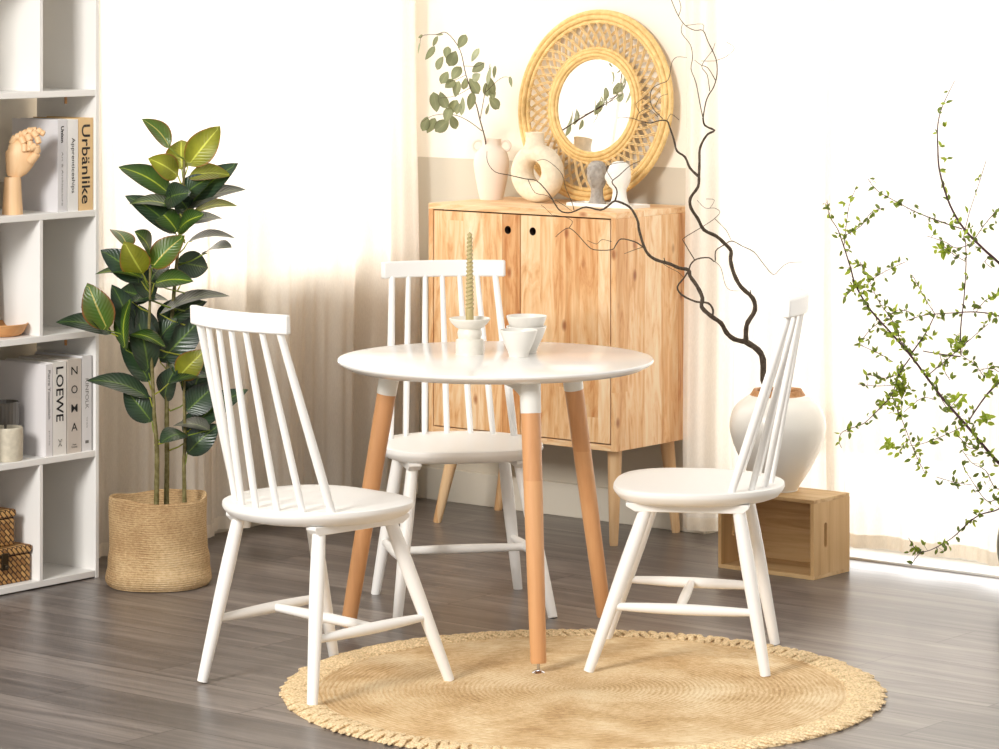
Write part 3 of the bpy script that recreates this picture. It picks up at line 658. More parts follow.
ch3 = copy_tree(ch1); ch3['label'] = 'white spindle chair in side view at the right, facing left to the table'
ch1.location = (-.418, 7.890, .005); ch1.rotation_euler.z = math.radians(44.5)
ch2.location = (-.104, 8.867, 0); ch2.rotation_euler.z = math.radians(-79.1)
ch3.location = (.456, 8.165, .005); ch3.rotation_euler.z = math.radians(172)
bm = BM(); box(bm, -.05, -.015, -.1005, -.0995, SH-.062, SH-.033); obj('care_label', bm, M['tag'], ch1, smooth=False)

# ------------------------------------------------------------------ rug
RX, RY, RR = .194, 7.80, .712
rug = thing('jute_rug', 'round braided jute rug with a looped fringe under the table and two chairs', 'rug', (RX, RY, 0))
bm = BM(); prof = [(0, .0055)]
r = .006
while r < .635: prof.append((r, .0055+.0006*math.sin(2*PI*r/.0125))); r += .0031
prof += [(.638, .005), (.642, 0), (0, 0)]
rnd = random.Random(4); 
lathe(bm, prof, 160, wob=lambda r, z, t: (r+.004*math.sin(3*t+1)*r, z)); obj('braided_disc', bm, M['rug'], rug, ang=180)
bm = BM()
for i in range(230):                              # looped, slanted fringe cords around the edge
    t = 2*PI*i/230; er = RR+.006*rnd.uniform(-1, 1)+.004*math.sin(3*t+1)
    p = []
    for q in (0, .3, .6, .85, 1): 
        tt = t+.028*q+.012*math.sin(q*5+i*1.7); rr = lerp(.625, er, q); p.append((rr*math.cos(tt), rr*math.sin(tt), .0045+.004*math.sin(PI*q)))
    tube(bm, p, [.006, .0085, .009, .0085, .004], 7, flat=.55)
lathe(bm, [(.62, .0005), (.62, .004), (RR-.012, .0045), (RR-.006, .0005)], 160)
obj('fringe', bm, M['fringe'], rug)

# ------------------------------------------------------------------ on the table
def on_table(x, y): D = F*(HC-TH)/(y+2.4-YH); return Vector(((x-499.5)*D/F, D, TH))
p = on_table(469.7, 351.5)
bm = BM(); lathe(bm, sprof([(0, 0), (.034, 0), (.0355, .003), (.0355, .034), (.034, .037)], 3)+sprof([(.030, .0375), (.0285, .040), (.031, .048), (.0315, .055), (.029, .063), (.030, .066), (.036, .069), (.046, .079), (.052, .088), (.0525, .091), (.050, .0915), (.043, .083), (.030, .076), (.016, .075), (0, .075)], 3), 56)
ho = obj('candle_holder', bm, M['holder'], None, p); tag(ho, 'stacked cream ceramic candle holder with a wide dish on the table', 'candle holder')
cn = thing('twisted_candle', 'olive green twisted taper candle standing in the cream holder', 'candle', p+Vector((0, 0, .0745)))
bm = BM(); seg = 24; rings = []; nz = 150; Hh = .238
for j in range(nz+1):
    z = Hh*j/nz; q = j/nz
    r = lerp(.0108, .0062, q); amp = 0 if z < .038 else min(1, (z-.038)/.006)
    if q > .97: r *= max(.15, (1-q)/.03)
    rings.append([bm.verts.new(((r*(1+amp*.20*math.cos(2*(2*PI*k/seg-z*2*PI/.021)))*math.cos(2*PI*k/seg)), r*(1+amp*.20*math.cos(2*(2*PI*k/seg-z*2*PI/.021)))*math.sin(2*PI*k/seg), z)) for k in range(seg)])
for A, B in zip(rings, rings[1:]):
    for k in range(seg): bm.faces.new((A[k], A[(k+1) % seg], B[(k+1) % seg], B[k]))
bm.faces.new(rings[0][::-1]); bm.faces.new(rings[-1]); obj('wax', bm, M['candle'], cn, ang=60)
bm = BM(); tube(bm, [(0, 0, Hh-.001), (.0005, 0, Hh+.008), (.002, 0, Hh+.014)], .0012, 6); obj('wick', bm, M['wick'], cn)
CUP = sprof([(0, .0), (.0215, 0), (.0235, .002), (.026, .012), (.036, .034), (.0445, .058), (.0462, .0645), (.0452, .0655), (.0435, .063), (.034, .034), (.024, .012), (0, .0085)], 3)
def cup(pos, label, k=1.04):
    bm = BM(); lathe(bm, [(r*k, z*1.04) for r, z in CUP], 48); o = obj('cup', bm, M['ceramic'], None, pos); tag(o, label, 'cup', 'white handleless cups on the table')
cup(on_table(518.6, 354.3), 'small white handleless cup standing alone in front of the stacked pair')
pb = on_table(526.3, 350.2)
cup(pb, 'white handleless cup at the bottom of the stacked pair', 1.12)
cup(pb+Vector((.0005, 0, .0265)), 'white handleless cup on top of the stacked pair', 1.12)

# ------------------------------------------------------------------ on the cabinet
CT = CZ1
def on_cab(x, b, z=CT):
    r = (x-499.5)/F; a = -b*(V.x-r*V.y)/(U.x-r*U.y); return W(a, b, z)
v1p = on_cab(491.5, 8.05)
v1 = thing('amphora_vase', 'pale pink-white vase with two small ear handles holding the eucalyptus', 'vase', v1p)
bm = BM(); lathe(bm, sprof([(0, 0), (.032, 0), (.037, .004), (.047, .05), (.055, .10), (.055, .125), (.047, .15), (.034, .163), (.0295, .17), (.0300, .186), (.0315, .190), (.029, .191), (.0265, .186), (.026, .172), (.030, .16), (.044, .12), (.03, .02), (0, .012)], 4), 48); obj('body', bm, M['stone_pink'], v1)
for s in (-1, 1):
    bm = BM(); cx = s*.043; tube(bm, [(cx+.0155*math.cos(t)*1.0, 0, .168+.0165*math.sin(t)) for t in [2*PI*k/20 for k in range(20)]], .0045, 10, closed=True)
    obj('handle', bm, M['stone_pink'], v1)
v2p = on_cab(537.5, 8.025)
bm = BM(); n, m = 56, 24; R, r1, th2 = .060, .031, .036
rings = []
for i in range(n):
    t = 2*PI*i/n; row = []
    for j in range(m):
        s = 2*PI*j/m; k = r1*(1+.10*math.cos(t+PI/2))
        rr = R+k*math.copysign(abs(math.cos(s))**.85, math.cos(s)); row.append(bm.verts.new((rr*math.cos(t), th2*math.copysign(abs(math.sin(s))**.8, math.sin(s)), max(0, .094+rr*math.sin(t)*.99))))
    rings.append(row)
for i in range(n):
    A, B = rings[i], rings[(i+1) % n]
    for j in range(m): bm.faces.new((A[j], A[(j+1) % m], B[(j+1) % m], B[j]))
lathe(bm, [(.036, .168), (.031, .180), (.0285, .192), (.0285, .206), (.0305, .216), (.0285, .2175), (.024, .212), (.023, .19), (0, .188)], 36, ctr=(-.010, 0, 0))
o = obj('donut_vase', bm, M['stone_cream'], None, v2p, RZ, ang=60); tag(o, 'cream ring-shaped vase with a hole through its middle, in front of the mirror', 'vase')
# mirror
mc = on_cab(588, 8.126); mr = .300
mt_ = thing('rattan_mirror', 'round mirror in a wide woven rattan frame leaning on the wall above the cabinet', 'mirror', mc+Vector((0, 0, .0005)), ANG)
mir_parts = []
def ring_torus(bm, r, tr, y, seg=96): tube(bm, [(r*math.cos(2*PI*k/seg), y, r*math.sin(2*PI*k/seg)) for k in range(seg)], tr, 10, closed=True)
LEAN = math.radians(-6.3)
def mo(name, bm, mat, **k):
    o = obj(name, bm, mat, mt_, (0, 0, 0), (LEAN, 0, 0), **k); off = Matrix.Rotation(LEAN, 3, 'X') @ Vector((0, 0, mr)); o.location = off; return o
bm = BM()
for r, tr, y in ((.2915, .0085, 0), (.276, .0085, -.003), (.2615, .0065, 0)): ring_torus(bm, r, tr, y)
mo('outer_rim', bm, M['rattan'])
bm = BM()
for r, tr, y in ((.178, .0055, 0), (.168, .006, -.004), (.157, .006, -.007), (.148, .0045, -.002)): ring_torus(bm, r, tr, y)
mo('inner_rim', bm, M['rattan'])
bm = BM(); ns = 46
for i in range(ns):
    for s, y in ((1, -.004), (-1, .004)):
        for dd in (-.013, .013):
            t0 = 2*PI*i/ns+dd; t1 = t0+s*.24
            tube(bm, [(r*math.cos(t), y, r*math.sin(t)) for r, t in ((.178, t0), (.22, (t0+t1)/2), (.261, t1))], .0034, 6, flat=.5)
mo('cane_lattice', bm, M['rattan_lt'])
bm = BM(); lathe(bm, [(0, 0), (.147, 0), (.147, .003), (0, .003)], 96)
for v in bm.verts: v.co = Vector((v.co.x, v.co.z, v.co.y))
g_ = mo('mirror_glass', bm, M['mirror'], ang=30)
# tray and two head figurines
tr = thing('tray', 'small white rectangular tray under the two head figurines on the cabinet', 'tray', on_cab(608, 8.015), ANG)
bm = BM(); box(bm, -.125, .125, -.045, .045, 0, .006); 
for a in ((-.125, .125, -.045, -.041), (-.125, .125, .041, .045), (-.125, -.121, -.045, .045), (.121, .125, -.045, .045)): box(bm, *a, .006, .010)
obj('tray_plate', bm, M['white_plaster'], tr, smooth=False)
def head(x, b, mat, label, rz, sc=1.0, curl=0):
    pos = on_cab(x, b, CT+.0062); bm = BM(); n, m = 48, 40; rnd = random.Random(3)
    rings = []
    # silhouette: plinth-like neck widening to shoulders, head above; face looks along -y
    prof = [(.029, 0), (.029, .004), (.026, .010), (.0225, .022), (.0205, .036), (.0205, .046), (.024, .056), (.029, .066), (.0325, .078), (.034, .092), (.033, .106), (.029, .119), (.020, .129), (.008, .1335)]
    pr = sprof(prof, 4)
    for r, z in pr:
        row = []
        for k in range(n):
            t = 2*PI*k/n; c, s = math.cos(t), math.sin(t); x_, y_ = r*c*.88, r*s*1.05
            f = max(0, -s)**3
            if z > .05:
                y_ -= f*.010*math.exp(-((z-.085)/.020)**2)*math.exp(-(c/.22)**2)*1.3           # nose
                y_ -= f*.005*math.exp(-((z-.058)/.006)**2)*math.exp(-(c/.3)**2)               # chin
                y_ -= f*.0035*math.exp(-((z-.067)/.003)**2)*math.exp(-(c/.25)**2)              # lips
                y_ += f*.006*math.exp(-((z-.094)/.007)**2)*(math.exp(-((c-.42)/.2)**2)+math.exp(-((c+.42)/.2)**2))
                if curl and (s > -.35 or z > .108):
                    w = curl*.5*(math.sin(t*14+math.sin(z*300)*1.5)*math.sin(z*420)); x_ += c*w; y_ += s*w
            row.append(bm.verts.new((x_, y_, z)))
        rings.append(row)
    for A, B in zip(rings, rings[1:]):
        for k in range(n): bm.faces.new((A[k], A[(k+1) % n], B[(k+1) % n], B[k]))
    bm.faces.new(rings[0][::-1]); bm.faces.new(rings[-1])
    o = obj('head_figurine', bm, mat, None, pos, (0, 0, rz), ang=70); o.scale = (sc, sc, sc); tag(o, label, 'figurine', 'head figurines on the tray')
head(597, 8.012, M['grey_stone'], 'rough grey stone head figurine, left one on the small white tray', math.radians(-30), .985, .004)
head(619.5, 8.005, M['white_plaster'], 'smooth white head figurine, right one on the small white tray', math.radians(-70), 1.0, .002)

# eucalyptus
eu = thing('eucalyptus_branch', 'sprig of dusty green eucalyptus standing in the pale eared vase', 'branch', v1p+Vector((0, 0, .02)))
ED = v1p.y
def field(x, y, A, k, seed=0): return A*(math.sin(x*k+seed)+.8*math.cos(y*k*1.3+seed*2)+.5*math.sin((x+y)*k*2.1+1))
def ep(x, y):
    w = min(1, max(0, (150-y)/75)); return P(x, y, ED-.27*w+w*field(x, y, .025, .035, 1))
def relp(o, pts): inv = Vector(o.location); return [q-inv for q in pts]
bm = BM()
for pl, r0, r1 in (([(488, 175), (487.5, 160), (486, 148), (485, 138), (480, 120), (476, 104), (466, 75), (460, 50), (447, 33), (436, 34.5), (422, 36), (420, 46)], .0028, .0006),
                   ([(482, 131), (470, 122), (458, 116), (445, 114), (432, 116), (422, 122)], .0014, .0006), ([(480, 120), (484, 98), (488, 76), (490, 64)], .0013, .0006),
                   ([(486, 92), (496, 82), (504, 77), (511, 78)], .0009, .0005), ([(466, 75), (455, 80), (447, 82)], .0009, .0005), ([(470, 88), (455, 96), (440, 98)], .0009, .0005), ([(464, 66), (478, 66), (484, 62)], .0009, .0005), ([(459, 47), (462, 40)], .0008, .0005)):
    sp_ = smoothpath(relp(eu, [ep(*q) for q in pl]), 4); tube(bm, sp_, [lerp(r0, r1, i/(len(sp_)-1)) for i in range(len(sp_))], 7)
obj('stem', bm, M['eustem'], eu)
bm = BM(); uvl = bm.loops.layers.uv.new('UVMap'); rnd = random.Random(21)
for cx, cy, ln, wd, an, pale in ((310, 207, 80, 42, 60, 0), (235, 262, 62, 36, 80, 0), (262, 292, 85, 56, 65, 0), (200, 315, 75, 42, 65, 0), (282, 365, 80, 50, 55, 0), (222, 388, 72, 40, 60, 0), (250, 420, 62, 44, 35, 0), (285, 445, 84, 46, 75, 0), (322, 418, 60, 34, 80, 0), (370, 430, 92, 48, -60, 0), (390, 338, 78, 42, 35, 0), (376, 275, 80, 30, 60, 1), (355, 505, 96, 40, 80, 0), (175, 510, 104, 52, -80, 0), (217, 500, 92, 48, -68, 0), (265, 535, 84, 46, 60, 0), (310, 530, 96, 26, 85, 1), (125, 618, 78, 46, 70, 0), (155, 627, 88, 42, 62, 0), (210, 628, 92, 58, 40, 0), (267, 610, 76, 42, -70, 0), (240, 572, 80, 46, 70, 0), (455, 425, 100, 34, -75, 0), (432, 448, 70, 38, -80, 0), (470, 515, 76, 50, -50, 0), (472, 360, 66, 18, 85, 0), (176, 206, 60, 20, 65, 0), (150, 265, 84, 30, 55, 0), (102, 182, 26, 14, 35, 0), (553, 408, 56, 16, -80, 0), (197, 172, 42, 10, 5, 0), (445, 378, 96, 20, 80, 1), (382, 385, 50, 40, 40, 1), (437, 545, 60, 14, 75, 1), (95, 240, 60, 8, 80, 1), (290, 545, 60, 32, 70, 0), (460, 470, 60, 34, -80, 0)):
    x, y = 400+cx/4.994, cy/4.994; l, w = ln/4.994, wd/4.994; a = math.radians(an); D = ep(x, y).y+rnd.uniform(-.025, .025)
    A = P(x-math.cos(a)*l/2, y+math.sin(a)*l/2, D); B = P(x+math.cos(a)*l/2, y-math.sin(a)*l/2, D+rnd.uniform(-.02, .02))
    nr = Vector((rnd.uniform(-.5, .5), -1, rnd.uniform(-.2, .6)))
    if rnd.random() < .5: A, B = B, A
    leaf(bm, uvl, A-eu.location, B-eu.location, nr, w*D/F*1.12, pale, .05, .1, 7, .8)
obj('foliage', bm, [M['euc'], M['euc_pale']], eu, recalc=False, ang=180)

# ------------------------------------------------------------------ crate, big vase, curly branch
KA0, KA1, KB0, KB1, KH = -5.432, -5.106, 7.755, 7.940, .224
kr = thing('wooden_crate', 'open-fronted wooden crate on the floor under the big round vase', 'crate', W(KA0, KB0), ANG)
kw, kd, kt = KA1-KA0, KB1-KB0, .011
bm = BM(); box(bm, 0, kw, 0, kd, KH-kt, KH); obj('top_board', bm, M['crate'], kr, smooth=False, bevel=.001)
bm = BM(); box(bm, 0, kw, 0, kd, 0, kt); obj('bottom_board', bm, M['crate'], kr, smooth=False, bevel=.001)
bm = BM(); box(bm, kt, kw-kt, kd-.008, kd, kt, KH-kt); obj('back_board', bm, M['crate'], kr, smooth=False)
for x in (0, kw-kt):                             # side boards with a slot handle
    bm = BM(); yc, hw_, z0_, z1_ = kd*.33, .0075, .085, .155; n = 12
    hole = [(yc+hw_*math.cos(PI*k/n), z1_-hw_+hw_*math.sin(PI*k/n)) for k in range(n+1)]+[(yc-hw_*math.cos(PI*k/n), z0_+hw_-hw_*math.sin(PI*k/n)) for k in range(n+1)]
    cs = [(kd, KH-kt), (0, KH-kt), (0, kt), (kd, kt)]; lay = []
    for xx in (x, x+kt):
        hv = [bm.verts.new((xx, y, z)) for y, z in hole]; cv_ = [bm.verts.new((xx, y, z)) for y, z in cs]; lay.append((hv, cv_))
        h2 = n//2; idx = [(0, h2, 0), (h2, n, 1), (n+1, n+1+h2, 2), (n+1+h2, 2*n+1, 3)]
        for s0_, s1_, c_ in idx:
            for k in range(s0_, s1_): bm.faces.new((cv_[c_], hv[k], hv[k+1]))
        bm.faces.new((cv_[0], hv[h2], cv_[1])); bm.faces.new((cv_[1], hv[n], hv[n+1], cv_[2])); bm.faces.new((cv_[2], hv[n+1+h2], cv_[3])); bm.faces.new((cv_[3], hv[2*n+1], hv[0], cv_[0]))
    for (A, B) in ((lay[0][0], lay[1][0]), (lay[0][1], lay[1][1])):
        for k in range(len(A)): bm.faces.new((A[k], A[(k+1) % len(A)], B[(k+1) % len(A)], B[k]))
    obj('side_board', bm, M['crate_side'], kr, smooth=False)
r_ = (777.8-499.5)/F; b_ = 7.852; a_ = -b_*(V.x-r_*V.y)/(U.x-r_*U.y); vp = W(a_, b_, KH)
bv = thing('round_vase', 'large off-white round vase with a raw brown rim, standing on the crate', 'vase', vp)
bm = BM(); lathe(bm, sprof([(0, 0), (.052, 0), (.056, .004), (.066, .02), (.098, .07), (.124, .125), (.137, .172), (.136, .203), (.125, .235), (.106, .256), (.088, .268), (.079, .272)], 5), 64); obj('body', bm, M['glaze'], bv)
bm = BM(); lathe(bm, sprof([(.0795, .2715), (.075, .277), (.070, .286), (.067, .288), (.060, .286), (.058, .28), (.062, .262)], 4), 64, wob=lambda r, z, t: (r, z+.0012*math.sin(3*t)+.0008*math.sin(7*t))); obj('rim', bm, M['clay'], bv)
bm = BM(); lathe(bm, [(.062, .262), (.04, .252), (0, .252)], 40); obj('inside', bm, M['hole'], bv)
cb_ = thing('curly_branch', 'dark curly bare branch standing in the large round vase', 'branch', vp+Vector((0, 0, .252)))
BD = vp.y
def bp(x, y):
    w = min(1, max(0, (400-y)/90)); return P(x, y, BD-.01-.10*w+w*field(x, y, .035, .022, 2))-cb_.location
BR = [([(773, 410), (769, 395), (763.6, 380), (763, 360), (758, 350), (746, 342)], .0078, .0072),
 ([(746, 342), (746, 330), (748, 322), (755, 310), (752.6, 298), (741, 287), (734, 274), (730.5, 260), (731, 251), (725, 244), (716, 236), (704, 230), (698, 219), (691, 208), (690.5, 198), (698, 187), (699, 176), (699.5, 162), (699.7, 150), (703, 141), (708, 134), (714.5, 130.4), (705, 125.6), (703, 118)], .0062, .0022),
 ([(703, 118), (705.7, 102.6), (709, 94.5), (713.7, 87), (717, 74.5), (716, 59), (708, 41.7), (703, 30.4), (695, 30.4), (685.6, 25.6), (678.4, 16), (672, 1.6), (668, -10)], .0018, .0009),
 ([(703, 118), (700, 104), (696, 83), (691, 69), (692.5, 57.7), (690.5, 45), (681.6, 33), (682.4, 24)], .0014, .0008),
 ([(715.3, 80), (708, 68), (701, 65), (694.5, 60)], .0012, .0006), ([(709.7, 91), (707.3, 75), (701.7, 65.7), (712, 51), (715, 43)], .0011, .0005),
 ([(678.4, 16), (681, 7), (677, -6)], .0009, .0006), ([(685.6, 25.6), (702.5, 24), (703, 30.4)], .0008, .0006), ([(701, 61), (714, 61), (717.7, 60), (727, 56), (734.5, 48), (726.5, 42)], .0007, .0004),
 ([(698, 176), (690, 168), (685, 157), (677, 151), (674, 140), (670, 128), (667, 121), (659.7, 120.5), (650, 123), (640.5, 121), (631, 118), (618, 118)], .0034, .0007),
 ([(663, 119), (653, 108.5), (650, 98), (652.5, 88.5), (659.7, 84), (667, 81), (670, 74), (671.7, 63), (677, 57), (687, 57.7)], .0013, .0005), ([(658, 117), (648.5, 109), (639.6, 112.5), (636.4, 119)], .001, .0005), ([(667, 121), (671, 114), (679, 120)], .0009, .0004), ([(655, 107), (660, 97), (668, 94)], .0008, .0004), ([(640, 113), (636, 104), (644, 98)], .0008, .0004),
 ([(746, 342), (734, 339), (726, 332), (721, 323), (711, 316), (701.7, 307), (702.5, 298), (697, 286), (690, 276), (688.7, 270), (679, 268), (670, 264), (656.5, 260), (648.5, 254.5), (643.7, 245.7), (639, 229.6), (638, 221.6), (632.5, 210.4), (626, 204.8), (615, 201), (608.5, 205.6), (600.5, 210), (586, 207), (576.4, 210.4), (568.4, 212.8), (558.8, 209.6), (549, 194), (537, 181), (526, 179), (508.5, 175), (495, 171.8), (487.5, 161.9), (487, 151)], .0062, .0006),
 ([(528, 179.5), (535, 192.7), (548, 196), (557, 206)], .0009, .0006), ([(537, 160.7), (545, 159.6), (554.7, 166), (562.4, 175), (565.7, 188), (572, 202.6), (574, 210)], .0006, .0009),
 ([(615, 201), (617, 193.6), (616, 188), (612, 181.7), (619.7, 175), (629.6, 166), (640.6, 160.7)], .0022, .0007), ([(613, 181), (606.5, 169.6), (612, 164), (627, 162)], .001, .0005),
 ([(645, 249), (639, 244), (632.5, 241), (621, 239), (615.7, 245), (611.7, 249.7), (594, 249.7), (586, 244), (578, 235), (569, 228), (561, 232), (555.6, 237)], .0018, .0007),
 ([(569, 228), (572.4, 221.6), (565, 217), (552, 215)], .0008, .0004), ([(643, 247), (634, 250), (624.5, 253.7)], .0009, .0005), ([(611.7, 241.7), (602, 239.6), (596.5, 244), (587.7, 240.5)], .0007, .0004),
 ([(552, 215), (545, 208), (541, 205)], .0005, .0004), ([(572, 211), (562, 204), (555, 200)], .0006, .0004),
 ([(712, 317), (713, 310), (708, 303), (696, 301.7), (682, 295), (677.4, 287), (684, 278), (688.7, 270), (691, 264), (697, 259), (709, 257.7), (715, 261.7), (715.7, 251), (724, 245), (732, 241), (742, 246), (754, 252), (762, 262), (773, 274.5), (780, 269), (788, 263), (802, 262)], .0028, .0005),
 ([(694.5, 259.7), (684, 242), (684, 238), (697, 230), (702, 227), (714, 219), (720, 212), (714, 208), (705, 208), (697, 200)], .0012, .0004), ([(715, 219), (726, 230), (731, 240)], .0008, .0005), ([(710, 208), (714.5, 200), (706, 199)], .0005, .0004),
 ([(715, 261.7), (721, 268), (725, 284), (730, 290), (740, 291)], .0009, .0004), ([(660, 261), (668, 267), (678, 272), (684, 278)], .0006, .0006), ([(752, 298), (750, 290)], .002, .0012), ([(665, 262), (664, 258)], .0016, .001)]
bm = BM()
for pl, r0, r1 in BR:
    sp_ = smoothpath([bp(*q) for q in pl], 3); n = len(sp_)
    tube(bm, sp_, [1.22*lerp(r0, max(r1, .0006), (i/(n-1))**.8)*(1+.08*math.sin(i*2.3)) for i in range(n)], 9 if r0 > .002 else 6)
obj('stem', bm, M['bark'], cb_)

# ------------------------------------------------------------------ leafy branches in a dark vase (right edge)
VD = 8.95
dvp = Vector(((1036-499.5)*VD/F, VD, 0))
bm = BM(); lathe(bm, sprof([(0, 0), (.06, 0), (.066, .004), (.092, .07), (.106, .144), (.094, .21), (.066, .255), (.050, .272), (.050, .290), (.053, .296), (.048, .296), (.044, .285), (.044, .27), (.02, .262), (0, .262)], 5), 56)
o = obj('dark_vase', bm, M['darkvase'], None, dvp); tag(o, 'dark olive vase just cut off by the right edge, holding the leafy branches', 'vase')
lb = thing('leafy_branch', 'loose thin twigs with small fresh green leaves in the dark vase at the right', 'branch', dvp+Vector((0, 0, .265)))
def lp(x, y):
    w = min(1, max(0, (1040-x)/60)); return P(x, y, VD+w*(field(x, y, .06, .018, 5)-.02))-lb.location
LBR = [([(1034, 503), (1032, 490), (1020, 478), (999, 463), (982, 444), (966, 425), (944, 400), (925.8, 376), (912.5, 358), (892, 334), (870.5, 310), (856, 286), (850, 266), (841.6, 240), (837, 228), (829.6, 216), (827, 200)], .0042, .0007, .9),
 ([(1038, 503), (1042, 480), (1052, 420), (1048, 340), (1025, 290), (999, 263), (983.5, 249), (964, 228.7), (949.8, 204.6), (940, 173), (937.8, 149), (937.8, 125), (942.6, 106), (954.6, 81)], .0045, .0006, .35),
 ([(844, 246), (847.6, 214), (851, 200), (856, 188)], .0010, .0005, .7), ([(844, 236), (861, 226), (871.7, 212), (885, 208)], .0009, .0005, 1),
 ([(868, 179), (877.7, 191), (897, 202), (916, 212), (940, 221.4), (962, 229)], .0006, .0013, .75), ([(927, 236), (945, 242), (957, 248), (975, 243)], .0006, .001, .5),
 ([(986, 161), (977.5, 188), (969, 214), (963.5, 238), (965.4, 240), (966, 264), (964, 298), (960.6, 329), (961, 355)], .0006, .0014, .25), ([(999, 208), (983.5, 226), (969, 248)], .0008, .0009, .8),
 ([(906.5, 320.5), (926, 315), (952, 313), (976, 312), (999, 316), (1047, 332)], .0008, .0018, .7), ([(912.5, 352), (926, 332.5), (935, 314.5)], .0016, .001, .8), ([(923, 351), (940, 354), (960.6, 356.6)], .0012, .0014, .5),
 ([(927, 376), (954.6, 353), (974, 336), (988, 324)], .0012, .0006, .8), ([(910, 358), (899, 374.6), (892, 394), (880, 408), (868, 420), (860.6, 425), (842.8, 431.7), (839, 440.6), (841.5, 448)], .0014, .0005, .8),
 ([(892, 396), (900, 415), (906, 430), (914, 451), (925, 473.5)], .001, .0005, 1), ([(966, 425), (983.5, 399), (999, 383), (1049, 345)], .0014, .002, .4), ([(966, 425), (944, 435.5), (921, 444), (891, 448)], .001, .0005, .9),
 ([(1037, 502), (1030, 488), (1015, 494), (998.8, 509), (982, 514), (969.6, 521.7), (952, 538), (931.6, 549.6), (920, 553.4), (911, 565)], .002, .0006, .75), ([(920, 553.4), (913.8, 547), (908.7, 538)], .0007, .0005, 1),
 ([(982, 447), (970, 448), (962, 440), (955, 434)], .0009, .0005, .8), ([(1034, 500), (1028, 486), (997.5, 489), (986, 471), (972, 463), (962, 450)], .0014, .0005, .7), ([(1000, 497), (987, 501), (972, 481), (963, 466)], .001, .0005, .7), ([(972, 485), (954, 482), (936.6, 477)], .0008, .0005, .8),
 ([(912, 356), (900, 340), (896, 326), (878, 300), (867, 275), (860, 262)], .0012, .0005, 1.1), ([(880, 322), (870, 330), (857, 346)], .0008, .0004, .7), ([(856, 286), (846, 296), (843, 298)], .0007, .0004, 1), ([(868, 282), (884, 272), (905, 262)], .0008, .0004, 1),
 ([(886, 318), (898, 310), (910, 312)], .0006, .0004, .9), ([(935, 314), (926, 300), (914, 278), (911, 275)], .0008, .0004, .7), ([(900, 374), (884, 378), (867, 374)], .0006, .0004, .8), ([(893, 362), (880, 354), (860, 345)], .0006, .0004, .6), ([(896, 385), (876, 386), (858, 384)], .0005, .0004, .6), ([(899, 374), (905, 390), (897, 408), (902, 420)], .0008, .0004, 1.2),
 ([(904, 412), (922, 398), (935, 400)], .0007, .0004, .8), ([(976, 312), (986, 300), (999, 295)], .0006, .0004, .8), ([(966, 262), (950, 252), (942, 244)], .0007, .0004, .8), ([(990, 256), (985, 262), (992, 268)], .0006, .0004, .6), ([(975, 372), (990, 368), (999, 372)], .0006, .0004, .9), ([(961, 355), (975, 365), (985, 378)], .0006, .0004, .8), ([(940, 396), (948, 408), (958, 398)], .0006, .0004, .9), ([(940, 355), (944, 370), (950, 380)], .0006, .0004, .9)]
bm = BM(); lf = BM(); uvl = lf.loops.layers.uv.new('UVMap'); rnd = random.Random(12)
for pl, r0, r1, den in LBR:
    sp_ = smoothpath([lp(*q) for q in pl], 4); n = len(sp_)
    tube(bm, sp_, [1.35*max(.00072, lerp(r0, r1, i/(n-1))) for i in range(n)], 6)
    acc = 0
    for A, B in zip(sp_, sp_[1:]):
        acc += (B-A).length*den
        wx = 499.5+F*(A.x+lb.location.x)/(A.y+lb.location.y)
        if wx > 1012: acc = 0; continue
        while acc > .0115:
            acc -= .0115
            c = lerp(A, B, rnd.random()); k = rnd.choice((1, 2, 2, 3))
            off = Vector((rnd.gauss(0, .008), rnd.gauss(0, .012), rnd.gauss(0, .008))); base = c+off
            if off.length > .004: tube(bm, [c, base], .0005, 4)
            for q in range(k):
                d = Vector((rnd.gauss(0, 1), rnd.gauss(0, .6), rnd.gauss(.3, 1))).normalized()
                nr = Vector((rnd.gauss(0, .5), -1, rnd.gauss(.3, .5)))
                l = rnd.uniform(.012, .023); leaf(lf, uvl, base, base+d*l, nr, l*rnd.uniform(.38, .52), 1 if rnd.random() < .38 else 0, .08, .15, 4, .8)
for cx, cy in ((898, 384), (901, 391), (898, 329), (896, 336), (901, 380), (955, 343), (958, 346), (957, 398), (960, 401), (992, 378), (994, 382), (887, 444), (890, 449), (888, 405), (900, 395), (866, 287), (860, 285), (940, 248), (944, 250), (988, 421), (983, 418)):
    for q in range(6):
        d = Vector((rnd.gauss(0, 1), rnd.gauss(0, .5), rnd.gauss(.2, .9))).normalized(); c = lp(cx+rnd.gauss(0, 2), cy+rnd.gauss(0, 2)); l = rnd.uniform(.016, .028)
        leaf(lf, uvl, c, c+d*l, Vector((rnd.gauss(0, .4), -1, rnd.gauss(.4, .4))), l*.48, 1, .08, .15, 4, .8)
obj('stem', bm, M['twig'], lb); obj('foliage', lf, [M['bush'], M['bush_y']], lb, recalc=False, ang=180)

